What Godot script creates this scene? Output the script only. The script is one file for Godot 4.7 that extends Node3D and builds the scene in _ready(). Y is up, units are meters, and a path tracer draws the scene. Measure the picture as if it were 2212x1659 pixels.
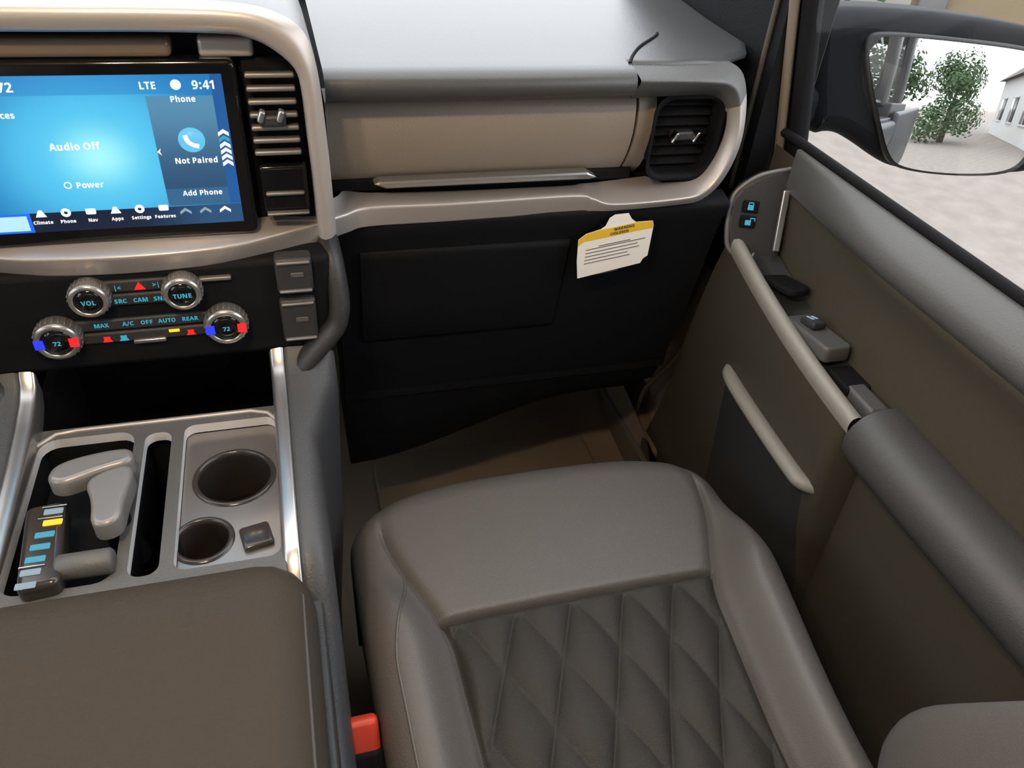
extends Node3D
# Cabin of a pickup truck, seen from between the front seats towards the passenger side.
# x to the right, y up, -z to the front of the truck; the truck's centre line is x = CX.

const CX := -0.172
var M := {}
var taken := {}


func _ready() -> void:
	set_view()
	make_materials()
	build_cabin()
	build_outside()
	build_dashboard()
	build_center_stack()
	build_touchscreen()
	build_climate_panel()
	build_console()
	build_shifter()
	build_seat()
	build_door()
	build_mirror()
	build_small_things()
	build_driver_side()


func set_view() -> void:
	var yaw := deg_to_rad(18.2)
	var pitch := deg_to_rad(38.0)
	var roll := deg_to_rad(4.9)
	var f := Vector3(sin(yaw) * cos(pitch), -sin(pitch), -cos(yaw) * cos(pitch))
	var r := Vector3(cos(yaw), 0, sin(yaw))
	var u := r.cross(f)
	var r2 := r * cos(roll) + u * sin(roll)
	var u2 := u * cos(roll) - r * sin(roll)
	var cam := Camera3D.new()
	cam.name = "camera"
	add_child(cam)
	cam.transform = Transform3D(Basis(r2, u2, -f), Vector3(0, 1.2, 0))
	cam.fov = 2.0 * rad_to_deg(atan(829.5 / 1680.0))
	cam.near = 0.02
	cam.far = 300.0
	cam.current = true
	# an overcast day: a bright, slightly cool sky
	var sm := ProceduralSkyMaterial.new()
	sm.sky_top_color = Color(0.955, 0.975, 1.0)
	sm.sky_horizon_color = Color(0.955, 0.97, 0.985)
	sm.ground_bottom_color = Color(0.45, 0.43, 0.40)
	sm.ground_horizon_color = Color(0.6, 0.58, 0.56)
	sm.sky_energy_multiplier = 1.0
	sm.sun_angle_max = 1.0
	var sky := Sky.new()
	sky.sky_material = sm
	var env := Environment.new()
	env.background_mode = Environment.BG_SKY
	env.sky = sky
	env.background_energy_multiplier = 1.0
	env.tonemap_mode = Environment.TONE_MAPPER_LINEAR
	env.tonemap_exposure = 3.9
	env.sdfgi_enabled = true
	env.ssao_enabled = true
	env.ssil_enabled = true
	var we := WorldEnvironment.new()
	we.name = "sky"
	we.environment = env
	add_child(we)


# ------------------------------------------------------------------ helpers

class Geo:
	var st := SurfaceTool.new()

	func _init() -> void:
		st.begin(Mesh.PRIMITIVE_TRIANGLES)

	func tri(a: Vector3, b: Vector3, c: Vector3, sg := 0) -> void:
		if (b - a).cross(c - a).length_squared() < 1e-20:
			return
		st.set_smooth_group(sg if sg >= 0 else 0xFFFFFFFF)
		st.add_vertex(a)
		st.add_vertex(b)
		st.add_vertex(c)

	func quad(a: Vector3, b: Vector3, c: Vector3, d: Vector3, sg := 0) -> void:
		tri(a, b, c, sg)
		tri(a, c, d, sg)

	func loft(rings: Array, closed := true, cap0 := true, cap1 := true, sg := 0) -> void:
		var n: int = rings[0].size()
		for i in rings.size() - 1:
			for j in (n if closed else n - 1):
				var k := (j + 1) % n
				quad(rings[i][j], rings[i + 1][j], rings[i + 1][k], rings[i][k], sg)
		if cap0:
			fan(rings[0], false)
		if cap1:
			fan(rings[rings.size() - 1], true)

	func fan(ring: PackedVector3Array, flip: bool) -> void:
		var c := Vector3.ZERO
		for p in ring:
			c += p
		c /= ring.size()
		for j in ring.size():
			var k := (j + 1) % ring.size()
			if flip:
				tri(c, ring[k], ring[j], -1)
			else:
				tri(c, ring[j], ring[k], -1)

	static func rrect(hx: float, hy: float, r: float, seg: int) -> PackedVector2Array:
		var out := PackedVector2Array()
		r = minf(r, minf(hx, hy))
		var cs := [Vector2(hx - r, hy - r), Vector2(-hx + r, hy - r), Vector2(-hx + r, -hy + r), Vector2(hx - r, -hy + r)]
		for q in 4:
			for s in seg + 1:
				var a := (q + float(s) / seg) * PI / 2
				out.append(cs[q] + Vector2(cos(a), sin(a)) * r)
		return out

	# a box with rounded edges: corner = radius of the outline seen along local z, bevel = radius of the edges round both ends
	func rbox(xf: Transform3D, size: Vector3, bevel := 0.003, corner := -1.0, seg := 3) -> void:
		var hx := size.x / 2
		var hy := size.y / 2
		var hz := size.z / 2
		bevel = minf(bevel, minf(hx, minf(hy, hz)) * 0.98)
		var rc := maxf(corner, bevel)
		var rings := []
		for half in 2:
			for s in seg + 1:
				var a := PI / 2 * s / seg
				var inset := bevel * (1 - sin(a)) if half == 0 else bevel * (1 - cos(a))
				var z := -hz + bevel * (1 - cos(a)) if half == 0 else hz - bevel + bevel * sin(a)
				var ring := PackedVector3Array()
				for p in rrect(hx - inset, hy - inset, maxf(rc - inset, 0.00005), 4 if rc > 0.006 else 3):
					ring.append(xf * Vector3(p.x, p.y, z))
				rings.append(ring)
		loft(rings, true, true, true, 0)

	func box(c: Vector3, size: Vector3, bevel := 0.003) -> void:
		rbox(Transform3D(Basis(), c), size, bevel)

	# a polygon pushed along local z from 0 to depth, the edge of its far end rounded
	func prism(xf: Transform3D, poly: PackedVector2Array, depth: float, bevel := 0.0, smooth := false) -> void:
		var n := poly.size()
		if Geometry2D.is_polygon_clockwise(poly):
			poly = poly.duplicate()
			poly.reverse()
		var miter := PackedVector2Array()
		for i in n:
			var a := (poly[i] - poly[(i + n - 1) % n]).normalized()
			var b := (poly[(i + 1) % n] - poly[i]).normalized()
			var na := Vector2(-a.y, a.x)
			var nb := Vector2(-b.y, b.x)
			var m := (na + nb).normalized()
			miter.append(m / maxf(m.dot(na), 0.4))
		var layers := [[0.0, 0.0]]
		var steps := 4 if smooth else 1
		if bevel > 0:
			for s in steps + 1:
				var a := PI / 2 * s / steps
				layers.append([bevel * (1 - cos(a)), depth - bevel + bevel * sin(a)])
		else:
			layers.append([0.0, depth])
		var rings := []
		for lay in layers:
			var ring := PackedVector3Array()
			for i in n:
				var q: Vector2 = poly[i] + miter[i] * lay[0]
				ring.append(xf * Vector3(q.x, q.y, lay[1]))
			rings.append(ring)
		loft(rings, true, false, false, 1 if smooth else -1)
		var t := Geometry2D.triangulate_polygon(poly)
		var top: PackedVector3Array = rings[rings.size() - 1]
		for i in range(0, t.size(), 3):
			tri(rings[0][t[i]], rings[0][t[i + 1]], rings[0][t[i + 2]], -1)
			tri(top[t[i]], top[t[i + 2]], top[t[i + 1]], -1)

	# a profile of (z, y) points drawn along x, both ends closed by a fan
	func along_x(profile: Array, x0: float, x1: float, n := 1, close := true) -> void:
		var rings := []
		for i in n + 1:
			var ring := PackedVector3Array()
			for p in profile:
				ring.append(Vector3(lerpf(x0, x1, float(i) / n), p.y, p.x))
			rings.append(ring)
		loft(rings, close, close, close, 0)

	func tube(path: PackedVector3Array, r: float, seg := 8, flat := 1.0, up := Vector3.UP) -> void:
		var rings := []
		for i in path.size():
			var t := (path[mini(i + 1, path.size() - 1)] - path[maxi(i - 1, 0)]).normalized()
			var s := t.cross(up)
			s = s.normalized() if s.length() > 1e-4 else Vector3.RIGHT
			var n := s.cross(t)
			var ring := PackedVector3Array()
			for k in seg:
				var a := TAU * k / seg
				ring.append(path[i] + s * cos(a) * r + n * sin(a) * r * flat)
			rings.append(ring)
		loft(rings)

	# (radius, height along local z) turned round local z
	func lathe(xf: Transform3D, prof: Array, seg := 28) -> void:
		var rings := []
		for p in prof:
			var ring := PackedVector3Array()
			for k in seg:
				var a := TAU * k / seg
				ring.append(xf * Vector3(cos(a) * p.x, sin(a) * p.x, p.y))
			rings.append(ring)
		loft(rings, true, false, false)

	func grid(pts: Array, sg := 0) -> void:
		loft(pts, false, false, false, sg)


func obj(called: String, g: Geo, m: Material, parent: Node3D = null) -> MeshInstance3D:
	g.st.generate_normals()
	g.st.index()
	var o := MeshInstance3D.new()
	o.mesh = g.st.commit()
	o.material_override = m
	return put(called, o, parent)


# names the node and hangs it under its thing; shapes are written in truck coordinates, so a part is moved back by its thing's base
func put(called: String, o: Node3D, parent: Node3D = null) -> Node3D:
	o.name = called if parent else numbered(called)
	if parent:
		parent.add_child(o, true)
		if parent.has_meta("base"):
			o.position -= parent.get_meta("base")
	else:
		add_child(o, true)
	return o


func numbered(called: String) -> String:
	var n: int = taken.get(called, 0)
	taken[called] = n + 1
	return called if n == 0 else "%s_%03d" % [called, n]


func thing(called: String, label: String, category: String, base: Vector3, group := "") -> Node3D:
	var o := Node3D.new()
	o.name = numbered(called)
	add_child(o)
	o.position = base
	o.set_meta("base", base)
	tag(o, label, category, group)
	return o


func tag(o: Node, label: String, category: String, group := "") -> void:
	o.set_meta("label", label)
	o.set_meta("category", category)
	if group:
		o.set_meta("group", group)


func struct(o: Node, label := "") -> Node:
	o.set_meta("kind", "structure")
	if label:
		o.set_meta("label", label)
	return o


func V(x: float, y: float, z: float) -> Vector3:
	return Vector3(x, y, z)


func T(x: float, y: float, z: float, b := Basis()) -> Transform3D:
	return Transform3D(b, Vector3(x, y, z))


# smooth line through points, n steps to each span
func spline(p: Array, n := 6) -> PackedVector3Array:
	var out := PackedVector3Array()
	for i in p.size() - 1:
		var a: Vector3 = p[maxi(i - 1, 0)]
		var b: Vector3 = p[i]
		var c: Vector3 = p[i + 1]
		var d: Vector3 = p[mini(i + 2, p.size() - 1)]
		for k in n:
			out.append(b.cubic_interpolate(c, a, d, float(k) / n))
	out.append(p[p.size() - 1])
	return out


func rings_of(rails: Array) -> Array:
	var rings := []
	for i in rails[0].size():
		var ring := PackedVector3Array()
		for r in rails:
			ring.append(r[i])
		rings.append(ring)
	return rings


func lettering(text: String, at: Transform3D, height: float, m: Material, parent: Node3D, called := "lettering") -> MeshInstance3D:
	var f := SystemFont.new()
	f.font_names = PackedStringArray(["Droid Sans"])
	f.font_weight = 700
	var t := TextMesh.new()
	t.text = text
	t.font = f
	t.font_size = 32
	t.pixel_size = height / 24.0
	t.depth = 0.0004
	t.curve_step = 2.0
	var o := MeshInstance3D.new()
	o.mesh = t
	o.material_override = m
	o.transform = at
	return put(called, o, parent)


# ------------------------------------------------------------------ materials

func noise_tex(freq: float, lo: Color, hi: Color, size := 512, octaves := 4, sd := 1) -> NoiseTexture2D:
	var n := FastNoiseLite.new()
	n.seed = sd
	n.frequency = freq
	n.fractal_octaves = octaves
	var g := Gradient.new()
	g.set_color(0, lo)
	g.set_color(1, hi)
	var t := NoiseTexture2D.new()
	t.width = size
	t.height = size
	t.seamless = true
	t.noise = n
	t.color_ramp = g
	return t


func bump_tex(freq: float, strength: float, sd := 3, cell := false) -> NoiseTexture2D:
	var n := FastNoiseLite.new()
	n.seed = sd
	n.frequency = freq
	if cell:
		n.noise_type = FastNoiseLite.TYPE_CELLULAR
	var t := NoiseTexture2D.new()
	t.width = 512
	t.height = 512
	t.seamless = true
	t.as_normal_map = true
	t.bump_strength = strength
	t.noise = n
	return t


func lin(r: float, g: float, b: float) -> Color:
	return Color(r, g, b).linear_to_srgb()


func mat(called: String, c: Color, rough: float, metal := 0.0, spec := 0.5) -> StandardMaterial3D:
	var m := StandardMaterial3D.new()
	m.resource_name = called
	m.albedo_color = c
	m.roughness = rough
	m.metallic = metal
	m.metallic_specular = spec
	M[called] = m
	return m


func grained(m: StandardMaterial3D, scale: float, bump: Texture2D, depth: float) -> void:
	m.uv1_triplanar = true
	m.uv1_scale = Vector3.ONE * scale
	m.normal_enabled = true
	m.normal_texture = bump
	m.normal_scale = depth


func glow(called: String, c: Color, e: float) -> StandardMaterial3D:
	var m := mat(called, lin(0.01, 0.01, 0.01), 0.5)
	m.emission_enabled = true
	m.emission = c
	m.emission_energy_multiplier = e
	return m


func make_materials() -> void:
	var pebble := bump_tex(0.09, 5.0, 5, true)
	var fine := bump_tex(0.12, 4.0, 9)
	grained(mat("pad", lin(0.060, 0.060, 0.060), 0.32, 0.0, 0.5), 9.0, pebble, 0.12)
	grained(mat("black_plastic", lin(0.009, 0.0095, 0.011), 0.6, 0.0, 0.2), 9.0, pebble, 0.3)
	grained(mat("dark_plastic", lin(0.030, 0.030, 0.031), 0.5), 9.0, pebble, 0.3)
	grained(mat("door_plastic", lin(0.060, 0.053, 0.040), 0.5, 0.0, 0.4), 9.0, pebble, 0.3)
	grained(mat("arm_leather", lin(0.060, 0.059, 0.058), 0.5), 11.0, pebble, 0.5)
	grained(mat("kick_trim", lin(0.30, 0.235, 0.165), 0.6), 9.0, pebble, 0.3)
	grained(mat("rail_side", lin(0.052, 0.053, 0.056), 0.48), 9.0, pebble, 0.3)
	grained(mat("soft_trim", lin(0.085, 0.084, 0.082), 0.5), 9.0, pebble, 0.3)
	grained(mat("panel", lin(0.235, 0.198, 0.16), 0.42), 6.0, fine, 0.25)
	grained(mat("leather", lin(0.105, 0.096, 0.090), 0.48), 11.0, pebble, 0.5)
	grained(mat("shaded_leather", lin(0.036, 0.034, 0.030), 0.5, 0.0, 0.3), 11.0, pebble, 0.7)  # the seat leather again, darkened to put the shade on the insert into its colour
	grained(mat("carpet_edge", lin(0.17, 0.135, 0.098), 0.6), 9.0, pebble, 0.3)
	grained(mat("lid_leather", lin(0.045, 0.038, 0.030), 0.55, 0.0, 0.25), 11.0, pebble, 0.5)
	grained(mat("rim_trim", lin(0.26, 0.25, 0.225), 0.45), 9.0, pebble, 0.2)
	mat("satin", lin(0.46, 0.42, 0.39), 0.38, 0.5)
	mat("satin_dark", lin(0.20, 0.19, 0.185), 0.4, 0.5)
	mat("chrome", lin(0.75, 0.75, 0.76), 0.12, 1.0)
	mat("bright_strip", lin(0.5, 0.49, 0.48), 0.3, 0.9)
	mat("piano_black", lin(0.006, 0.006, 0.007), 0.08)
	mat("gloss_dark", lin(0.035, 0.03, 0.028), 0.14)
	mat("cup_metal", lin(0.42, 0.40, 0.38), 0.26, 0.8)
	mat("cup_satin", lin(0.30, 0.28, 0.27), 0.26, 0.7)
	mat("gloss_brown", lin(0.13, 0.10, 0.075), 0.16)
	mat("shifter_grey", lin(0.21, 0.205, 0.20), 0.35, 0.3)
	mat("rubber", lin(0.010, 0.010, 0.011), 0.7, 0.0, 0.2)
	mat("thread", lin(0.05, 0.05, 0.05), 0.7)
	mat("red_button", lin(0.62, 0.055, 0.025), 0.4)
	mat("paper", lin(0.80, 0.76, 0.70), 0.75)
	mat("yellow_print", lin(0.72, 0.44, 0.02), 0.7)
	mat("ink", lin(0.06, 0.05, 0.04), 0.8)
	var carpet := mat("carpet", lin(0.34, 0.27, 0.20), 0.95, 0.0, 0.2)
	grained(carpet, 14.0, bump_tex(0.25, 8.0, 11), 0.8)
	carpet.albedo_texture = noise_tex(0.2, Color(0.7, 0.7, 0.7), Color(1, 1, 1), 512, 4, 4)
	mat("headliner", lin(0.45, 0.405, 0.35), 0.95)
	mat("body_paint", lin(0.02, 0.022, 0.026), 0.4, 0.0, 0.4)
	mat("mirror_shell", lin(0.009, 0.010, 0.012), 0.6, 0.0, 0.25)
	mat("mirror_glass", lin(0.92, 0.93, 0.93), 0.01, 1.0)
	var gl := mat("glass", Color(0.03, 0.035, 0.035, 0.05), 0.0)
	gl.transparency = BaseMaterial3D.TRANSPARENCY_ALPHA
	var tint := mat("tinted_glass", Color(0.01, 0.011, 0.011, 0.4), 0.0)
	tint.transparency = BaseMaterial3D.TRANSPARENCY_ALPHA
	# lit marks
	glow("cyan_mark", lin(0.05, 0.42, 0.58), 0.22)
	glow("blue_mark", lin(0.02, 0.04, 1.0), 0.3)
	glow("red_mark", lin(1.0, 0.015, 0.02), 0.25)
	glow("amber_mark", lin(1.0, 0.42, 0.01), 0.5)
	glow("white_mark", lin(1, 1, 1), 0.27)
	glow("pale_mark", lin(0.45, 0.62, 0.72), 0.16)
	glow("lamp_glass", lin(1.0, 0.76, 0.5), 1.5)
	# outdoors
	var conc := mat("concrete", lin(0.23, 0.20, 0.174), 0.9)
	conc.uv1_triplanar = true
	conc.uv1_world_triplanar = true
	conc.uv1_scale = Vector3.ONE * 0.35
	conc.albedo_texture = noise_tex(0.012, Color(0.87, 0.865, 0.86), Color(1, 1, 1), 1024, 6, 21)
	mat("leaf", lin(0.035, 0.065, 0.022), 0.7).backlight_enabled = true
	M.leaf.backlight = Color(0.1, 0.2, 0.05)
	mat("bark", lin(0.06, 0.045, 0.035), 0.9)
	mat("tan_wall", lin(0.22, 0.17, 0.10), 0.85)
	mat("white_wall", lin(0.5, 0.5, 0.49), 0.8)
	mat("roof_tile", lin(0.08, 0.07, 0.065), 0.9)


# ------------------------------------------------------------------ the cabin shell

func pane(corners: Array, called: String, label: String, m: Material = null) -> void:
	var g := Geo.new()
	var pts := []
	for i in 9:
		var row := PackedVector3Array()
		for j in 9:
			var a: Vector3 = corners[0].lerp(corners[1], j / 8.0)
			var b: Vector3 = corners[3].lerp(corners[2], j / 8.0)
			row.append(a.lerp(b, i / 8.0))
		pts.append(row)
	g.grid(pts)
	struct(obj(called, g, m if m else M.glass), label)


func build_cabin() -> void:
	# carpeted floor with a toe board that rises to the bulkhead
	var g := Geo.new()
	g.along_x([Vector2(1.45, 0.05), Vector2(-1.12, 0.05), Vector2(-1.2, 0.06), Vector2(-1.28, 0.10), Vector2(-1.42, 0.26), Vector2(-1.46, 0.24), Vector2(-1.46, -0.03), Vector2(1.45, -0.03)], -1.06, 0.63, 2)
	var fl := obj("floor", g, M.carpet)
	struct(fl, "dark brown carpet of the footwell")
	g = Geo.new()
	g.box(V(0.695, 0.045, -0.1), V(0.13, 0.15, 2.7), 0.012)
	obj("sill", g, M.carpet_edge, fl)
	g = Geo.new()
	g.tube(spline([V(0.638, 0.126, -1.36), V(0.632, 0.128, -1.1), V(0.632, 0.128, -0.3)], 4), 0.012, 8, 0.5)
	obj("sill_ridge", g, M.soft_trim, fl)
	g = Geo.new()
	g.rbox(T(0.675, 0.135, -1.09), V(0.075, 0.025, 0.15), 0.01)
	obj("sill_catch", g, M.carpet_edge, fl)
	# bulkhead and the kick panel beside the passenger's feet
	g = Geo.new()
	g.box(V(CX, 0.40, -1.48), V(1.72, 1.06, 0.06), 0.0)
	var wf := obj("wall_front", g, M.black_plastic)
	struct(wf, "dark bulkhead behind the dashboard")
	g = Geo.new()
	var rows := []
	for i in 9:
		var row := PackedVector3Array()
		for j in 7:
			var t := j / 6.0
			var y := lerpf(0.10, 0.62, i / 8.0)
			row.append(V(0.672 + 0.02 * sin(t * PI) - 0.05 * pow(1 - t, 2.0) * (1 - i / 8.0), y, lerpf(-1.45, -0.985, t)))
		rows.append(row)
	g.grid(rows)
	obj("kick_panel", g, M.kick_trim, wf)
	g = Geo.new()
	g.tube(spline([V(0.650, 0.42, -1.0), V(0.654, 0.347, -1.046), V(0.654, 0.275, -1.09), V(0.654, 0.216, -1.12), V(0.654, 0.14, -1.137)], 6), 0.005, 6)
	obj("weather_strip", g, M.kick_trim, wf)
	# roof
	g = Geo.new()
	g.box(V(CX, 1.515, 0.42), V(1.52, 0.07, 2.12), 0.02)
	struct(obj("ceiling", g, M.headliner), "pale grey headliner")
	# overhead console with two warm map lamps, switched on
	var oc := thing("overhead_console", "roof console with two lit map lamps above the windshield", "lamp", V(CX, 1.47, -0.22))
	g = Geo.new()
	g.rbox(T(CX, 1.470, -0.22, Basis(Vector3.RIGHT, PI / 2)), V(0.24, 0.30, 0.03), 0.01, 0.03)
	obj("housing", g, M.headliner, oc)
	for s in [-1, 1]:
		g = Geo.new()
		g.rbox(T(CX + s * 0.055, 1.4545, -0.22, Basis(Vector3.RIGHT, PI / 2)), V(0.06, 0.04, 0.006), 0.002, 0.008)
		obj("map_lamp", g, M.lamp_glass, oc)
		var l := OmniLight3D.new()
		l.name = "map_light"
		l.light_color = Color(1.0, 0.88, 0.72)
		l.light_energy = 0.055
		l.light_size = 0.025
		l.omni_range = 6.0
		l.omni_attenuation = 2.0
		l.shadow_enabled = true
		oc.add_child(l, true)
		l.position = V(CX + s * 0.055, 1.425, -0.22) - oc.get_meta("base")
	# driver's side: door below the glass, roof rail and pillar
	g = Geo.new()
	g.box(V(-1.06, 0.40, 0.2), V(0.09, 0.84, 2.6), 0.01)
	g.box(V(-0.99, 1.47, 0.42), V(0.10, 0.10, 2.1), 0.02)
	g.box(V(-1.02, 1.12, 0.42), V(0.08, 0.66, 0.14), 0.02)
	g.box(V(-1.02, 1.12, 1.38), V(0.08, 0.66, 0.20), 0.02)
	struct(obj("wall_left", g, M.dark_plastic), "driver's side of the cabin")
	# passenger's side behind the front door, outer skin included
	g = Geo.new()
	g.box(V(0.72, 0.40, 0.96), V(0.09, 0.84, 1.06), 0.01)
	g.box(V(0.64, 1.47, 0.42), V(0.10, 0.10, 2.1), 0.02)
	g.box(V(0.68, 1.12, 0.46), V(0.08, 0.66, 0.12), 0.02)
	g.box(V(0.68, 1.12, 1.38), V(0.08, 0.66, 0.20), 0.02)
	var wr := obj("wall_right", g, M.dark_plastic)
	struct(wr, "passenger's side of the cabin behind the front door")
	g = Geo.new()
	g.box(V(0.80, 0.22, 2.0), V(0.06, 1.10, 3.2), 0.03)
	obj("outer_panel", g, M.body_paint, wr)
	g = Geo.new()
	g.box(V(CX, 0.42, 1.47), V(1.72, 0.9, 0.06), 0.01)
	g.box(V(CX, 1.42, 1.44), V(1.6, 0.14, 0.08), 0.01)
	struct(obj("wall_back", g, M.dark_plastic), "rear of the cabin")
	# front pillars: the sloping post and the solid corner beside the dashboard
	for side in [1, -1]:
		g = Geo.new()
		var corner := PackedVector2Array([Vector2(0.935, 0.60), Vector2(0.935, 1.26), Vector2(0.62, 1.465), Vector2(0.58, 1.50), Vector2(0.66, 1.53), Vector2(1.46, 1.0), Vector2(1.48, 0.90), Vector2(1.48, 0.60)])
		var xf := Transform3D(Basis(Vector3.UP, PI / 2), V(0.632, 0, 0))
		g.prism(xf, corner, 0.075, 0.004)
		var o := obj("trim_1" if side > 0 else "trim_2", g, M.black_plastic)
		if side < 0:
			o.scale.x = -1
			o.position.x = 2 * CX
		struct(o, "black pillar trim at the passenger's end of the dashboard" if side > 0 else "black pillar trim on the driver's side")
	# glass
	pane([V(-0.98, 0.95, -1.50), V(0.64, 0.95, -1.50), V(0.54, 1.50, -0.60), V(-0.88, 1.50, -0.60)], "window_1", "windshield")
	pane([V(-1.02, 0.82, -0.95), V(-1.02, 0.82, 1.4), V(-0.96, 1.46, 1.4), V(-0.96, 1.46, -0.6)], "window_3", "driver's side glass")
	pane([V(0.68, 0.82, 0.40), V(0.68, 0.82, 1.4), V(0.64, 1.46, 1.4), V(0.64, 1.46, 0.40)], "window_4", "rear passenger glass", M.tinted_glass)
	pane([V(-0.98, 0.85, 1.45), V(0.64, 0.85, 1.45), V(0.62, 1.37, 1.43), V(-0.96, 1.37, 1.43)], "window_5", "rear glass", M.tinted_glass)


# ------------------------------------------------------------------ outdoors

func tree(at: Vector3, h: float, r: float, sd: int, label: String, group := "", low := 0.3) -> void:
	var rng := RandomNumberGenerator.new()
	rng.seed = sd
	var d := thing("tree", label, "tree", at, group)
	var g := Geo.new()
	var rings := []
	for k in 6:
		var t := k / 5.0
		var ring := PackedVector3Array()
		for j in 9:
			var a := TAU * j / 9
			var w := r * 0.07 * (1.25 - t) * (1 + 0.15 * sin(a * 3 + k))
			ring.append(at + V(cos(a) * w + 0.1 * r * t * t, h * 0.62 * t, sin(a) * w))
		rings.append(ring)
	g.loft(rings)
	obj("trunk", g, M.bark, d)
	g = Geo.new()
	var lumps := []
	for k in 9:
		var a := rng.randf() * TAU
		var q := sqrt(rng.randf()) * r * 0.62
		lumps.append([V(cos(a) * q, h * lerpf(low + 0.15, 0.82, rng.randf()), sin(a) * q), r * rng.randf_range(0.38, 0.62)])
	for k in 2600:
		var l: Array = lumps[rng.randi() % lumps.size()]
		var n := V(rng.randfn(), rng.randfn(), rng.randfn()).normalized()
		var c: Vector3 = at + l[0] + n * l[1] * pow(rng.randf(), 0.3)
		var u := n.cross(V(rng.randfn(), rng.randfn(), rng.randfn())).normalized()
		var v := (n + 0.8 * V(rng.randfn(), rng.randfn(), rng.randfn())).normalized().cross(u)
		var s := r * rng.randf_range(0.035, 0.075)
		g.tri(c - u * s, c + v * s * 0.6, c + u * s, -1)
		g.tri(c - u * s, c + u * s, c - v * s * 0.6, -1)
	obj("crown", g, M.leaf, d)


func build_outside() -> void:
	var g := Geo.new()
	g.box(V(0, -0.85, 0), V(160, 0.2, 160), 0.0)
	struct(obj("ground", g, M.concrete), "pale concrete outside the window")
	# beyond the mirror: shrubs and a sandy wall with a post
	tree(V(6.4, -0.75, -8.9), 3.4, 1.5, 41, "dark green shrub behind the black door mirror, left of the sandy wall", "", 0.0)
	tree(V(9.3, -0.75, -11.0), 4.2, 1.4, 42, "dark green shrub beside the post of the sandy wall", "", 0.0)
	var d := thing("garden_wall", "sandy yellow wall with a grey post beyond the door mirror", "wall", V(9.3, -0.75, -7.4))
	var turn := Basis(Vector3.UP, -0.72)
	g = Geo.new()
	g.rbox(T(9.35, 0.35, -7.25, turn), V(4.6, 2.2, 0.25), 0.02)
	obj("wall_panel", g, M.tan_wall, d)
	g = Geo.new()
	g.rbox(T(7.75, 0.6, -8.55, turn), V(0.32, 2.7, 0.32), 0.02)
	obj("post", g, M.satin_dark, d)
	g = Geo.new()
	g.rbox(T(9.35, 1.49, -7.25, turn), V(4.7, 0.10, 0.36), 0.02)
	obj("coping", g, M.roof_tile, d)
	# behind the truck, seen in the door mirror: trees and a white house
	tree(V(1.9, -0.75, 12.5), 3.0, 1.7, 54, "dense dark shrub close behind the truck, seen in the door mirror", "", 0.0)
	tree(V(-1.0, -0.75, 17.0), 5.2, 2.3, 51, "small tree behind the dark shrub, seen in the door mirror next to the truck", "trees behind the truck")
	tree(V(2.6, -0.75, 24.0), 6.5, 2.6, 52, "tree between the dark shrub and the white house, seen in the door mirror", "trees behind the truck")
	tree(V(-6.0, -0.75, 26.0), 7.0, 3.2, 53, "tallest tree, seen in the door mirror across the truck's tail", "trees behind the truck")
	d = thing("house", "white house with dark windows seen in the door mirror", "house", V(7.4, -0.75, 14.0))
	g = Geo.new()
	g.box(V(7.4, 0.85, 14.0), V(4.0, 3.2, 11.0), 0.02)
	obj("wall", g, M.white_wall, d)
	g = Geo.new()
	g.prism(T(7.4, 2.45, 8.2), PackedVector2Array([Vector2(-2.4, 0), Vector2(2.4, 0), Vector2(0, 1.5)]), 11.6)
	obj("roof", g, M.roof_tile, d)
	for k in 4:
		g = Geo.new()
		g.box(V(5.39, 0.75, 10.0 + k * 2.6), V(0.06, 1.2, 1.1), 0.01)
		var w := obj("window", g, M.piano_black, d)
		g = Geo.new()
		for q in [[0.0, 0.63, 0.08, 1.26], [0.0, -0.63, 0.08, 1.26]]:
			g.box(V(5.37, 0.75 + q[1], 10.0 + k * 2.6 + q[0]), V(0.08, q[2], q[3]), 0.01)
		g.box(V(5.37, 0.75, 10.0 + k * 2.6), V(0.08, 1.2, 0.06), 0.01)
		obj("window_frame", g, M.white_wall, w)


# ------------------------------------------------------------------ dashboard

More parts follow.
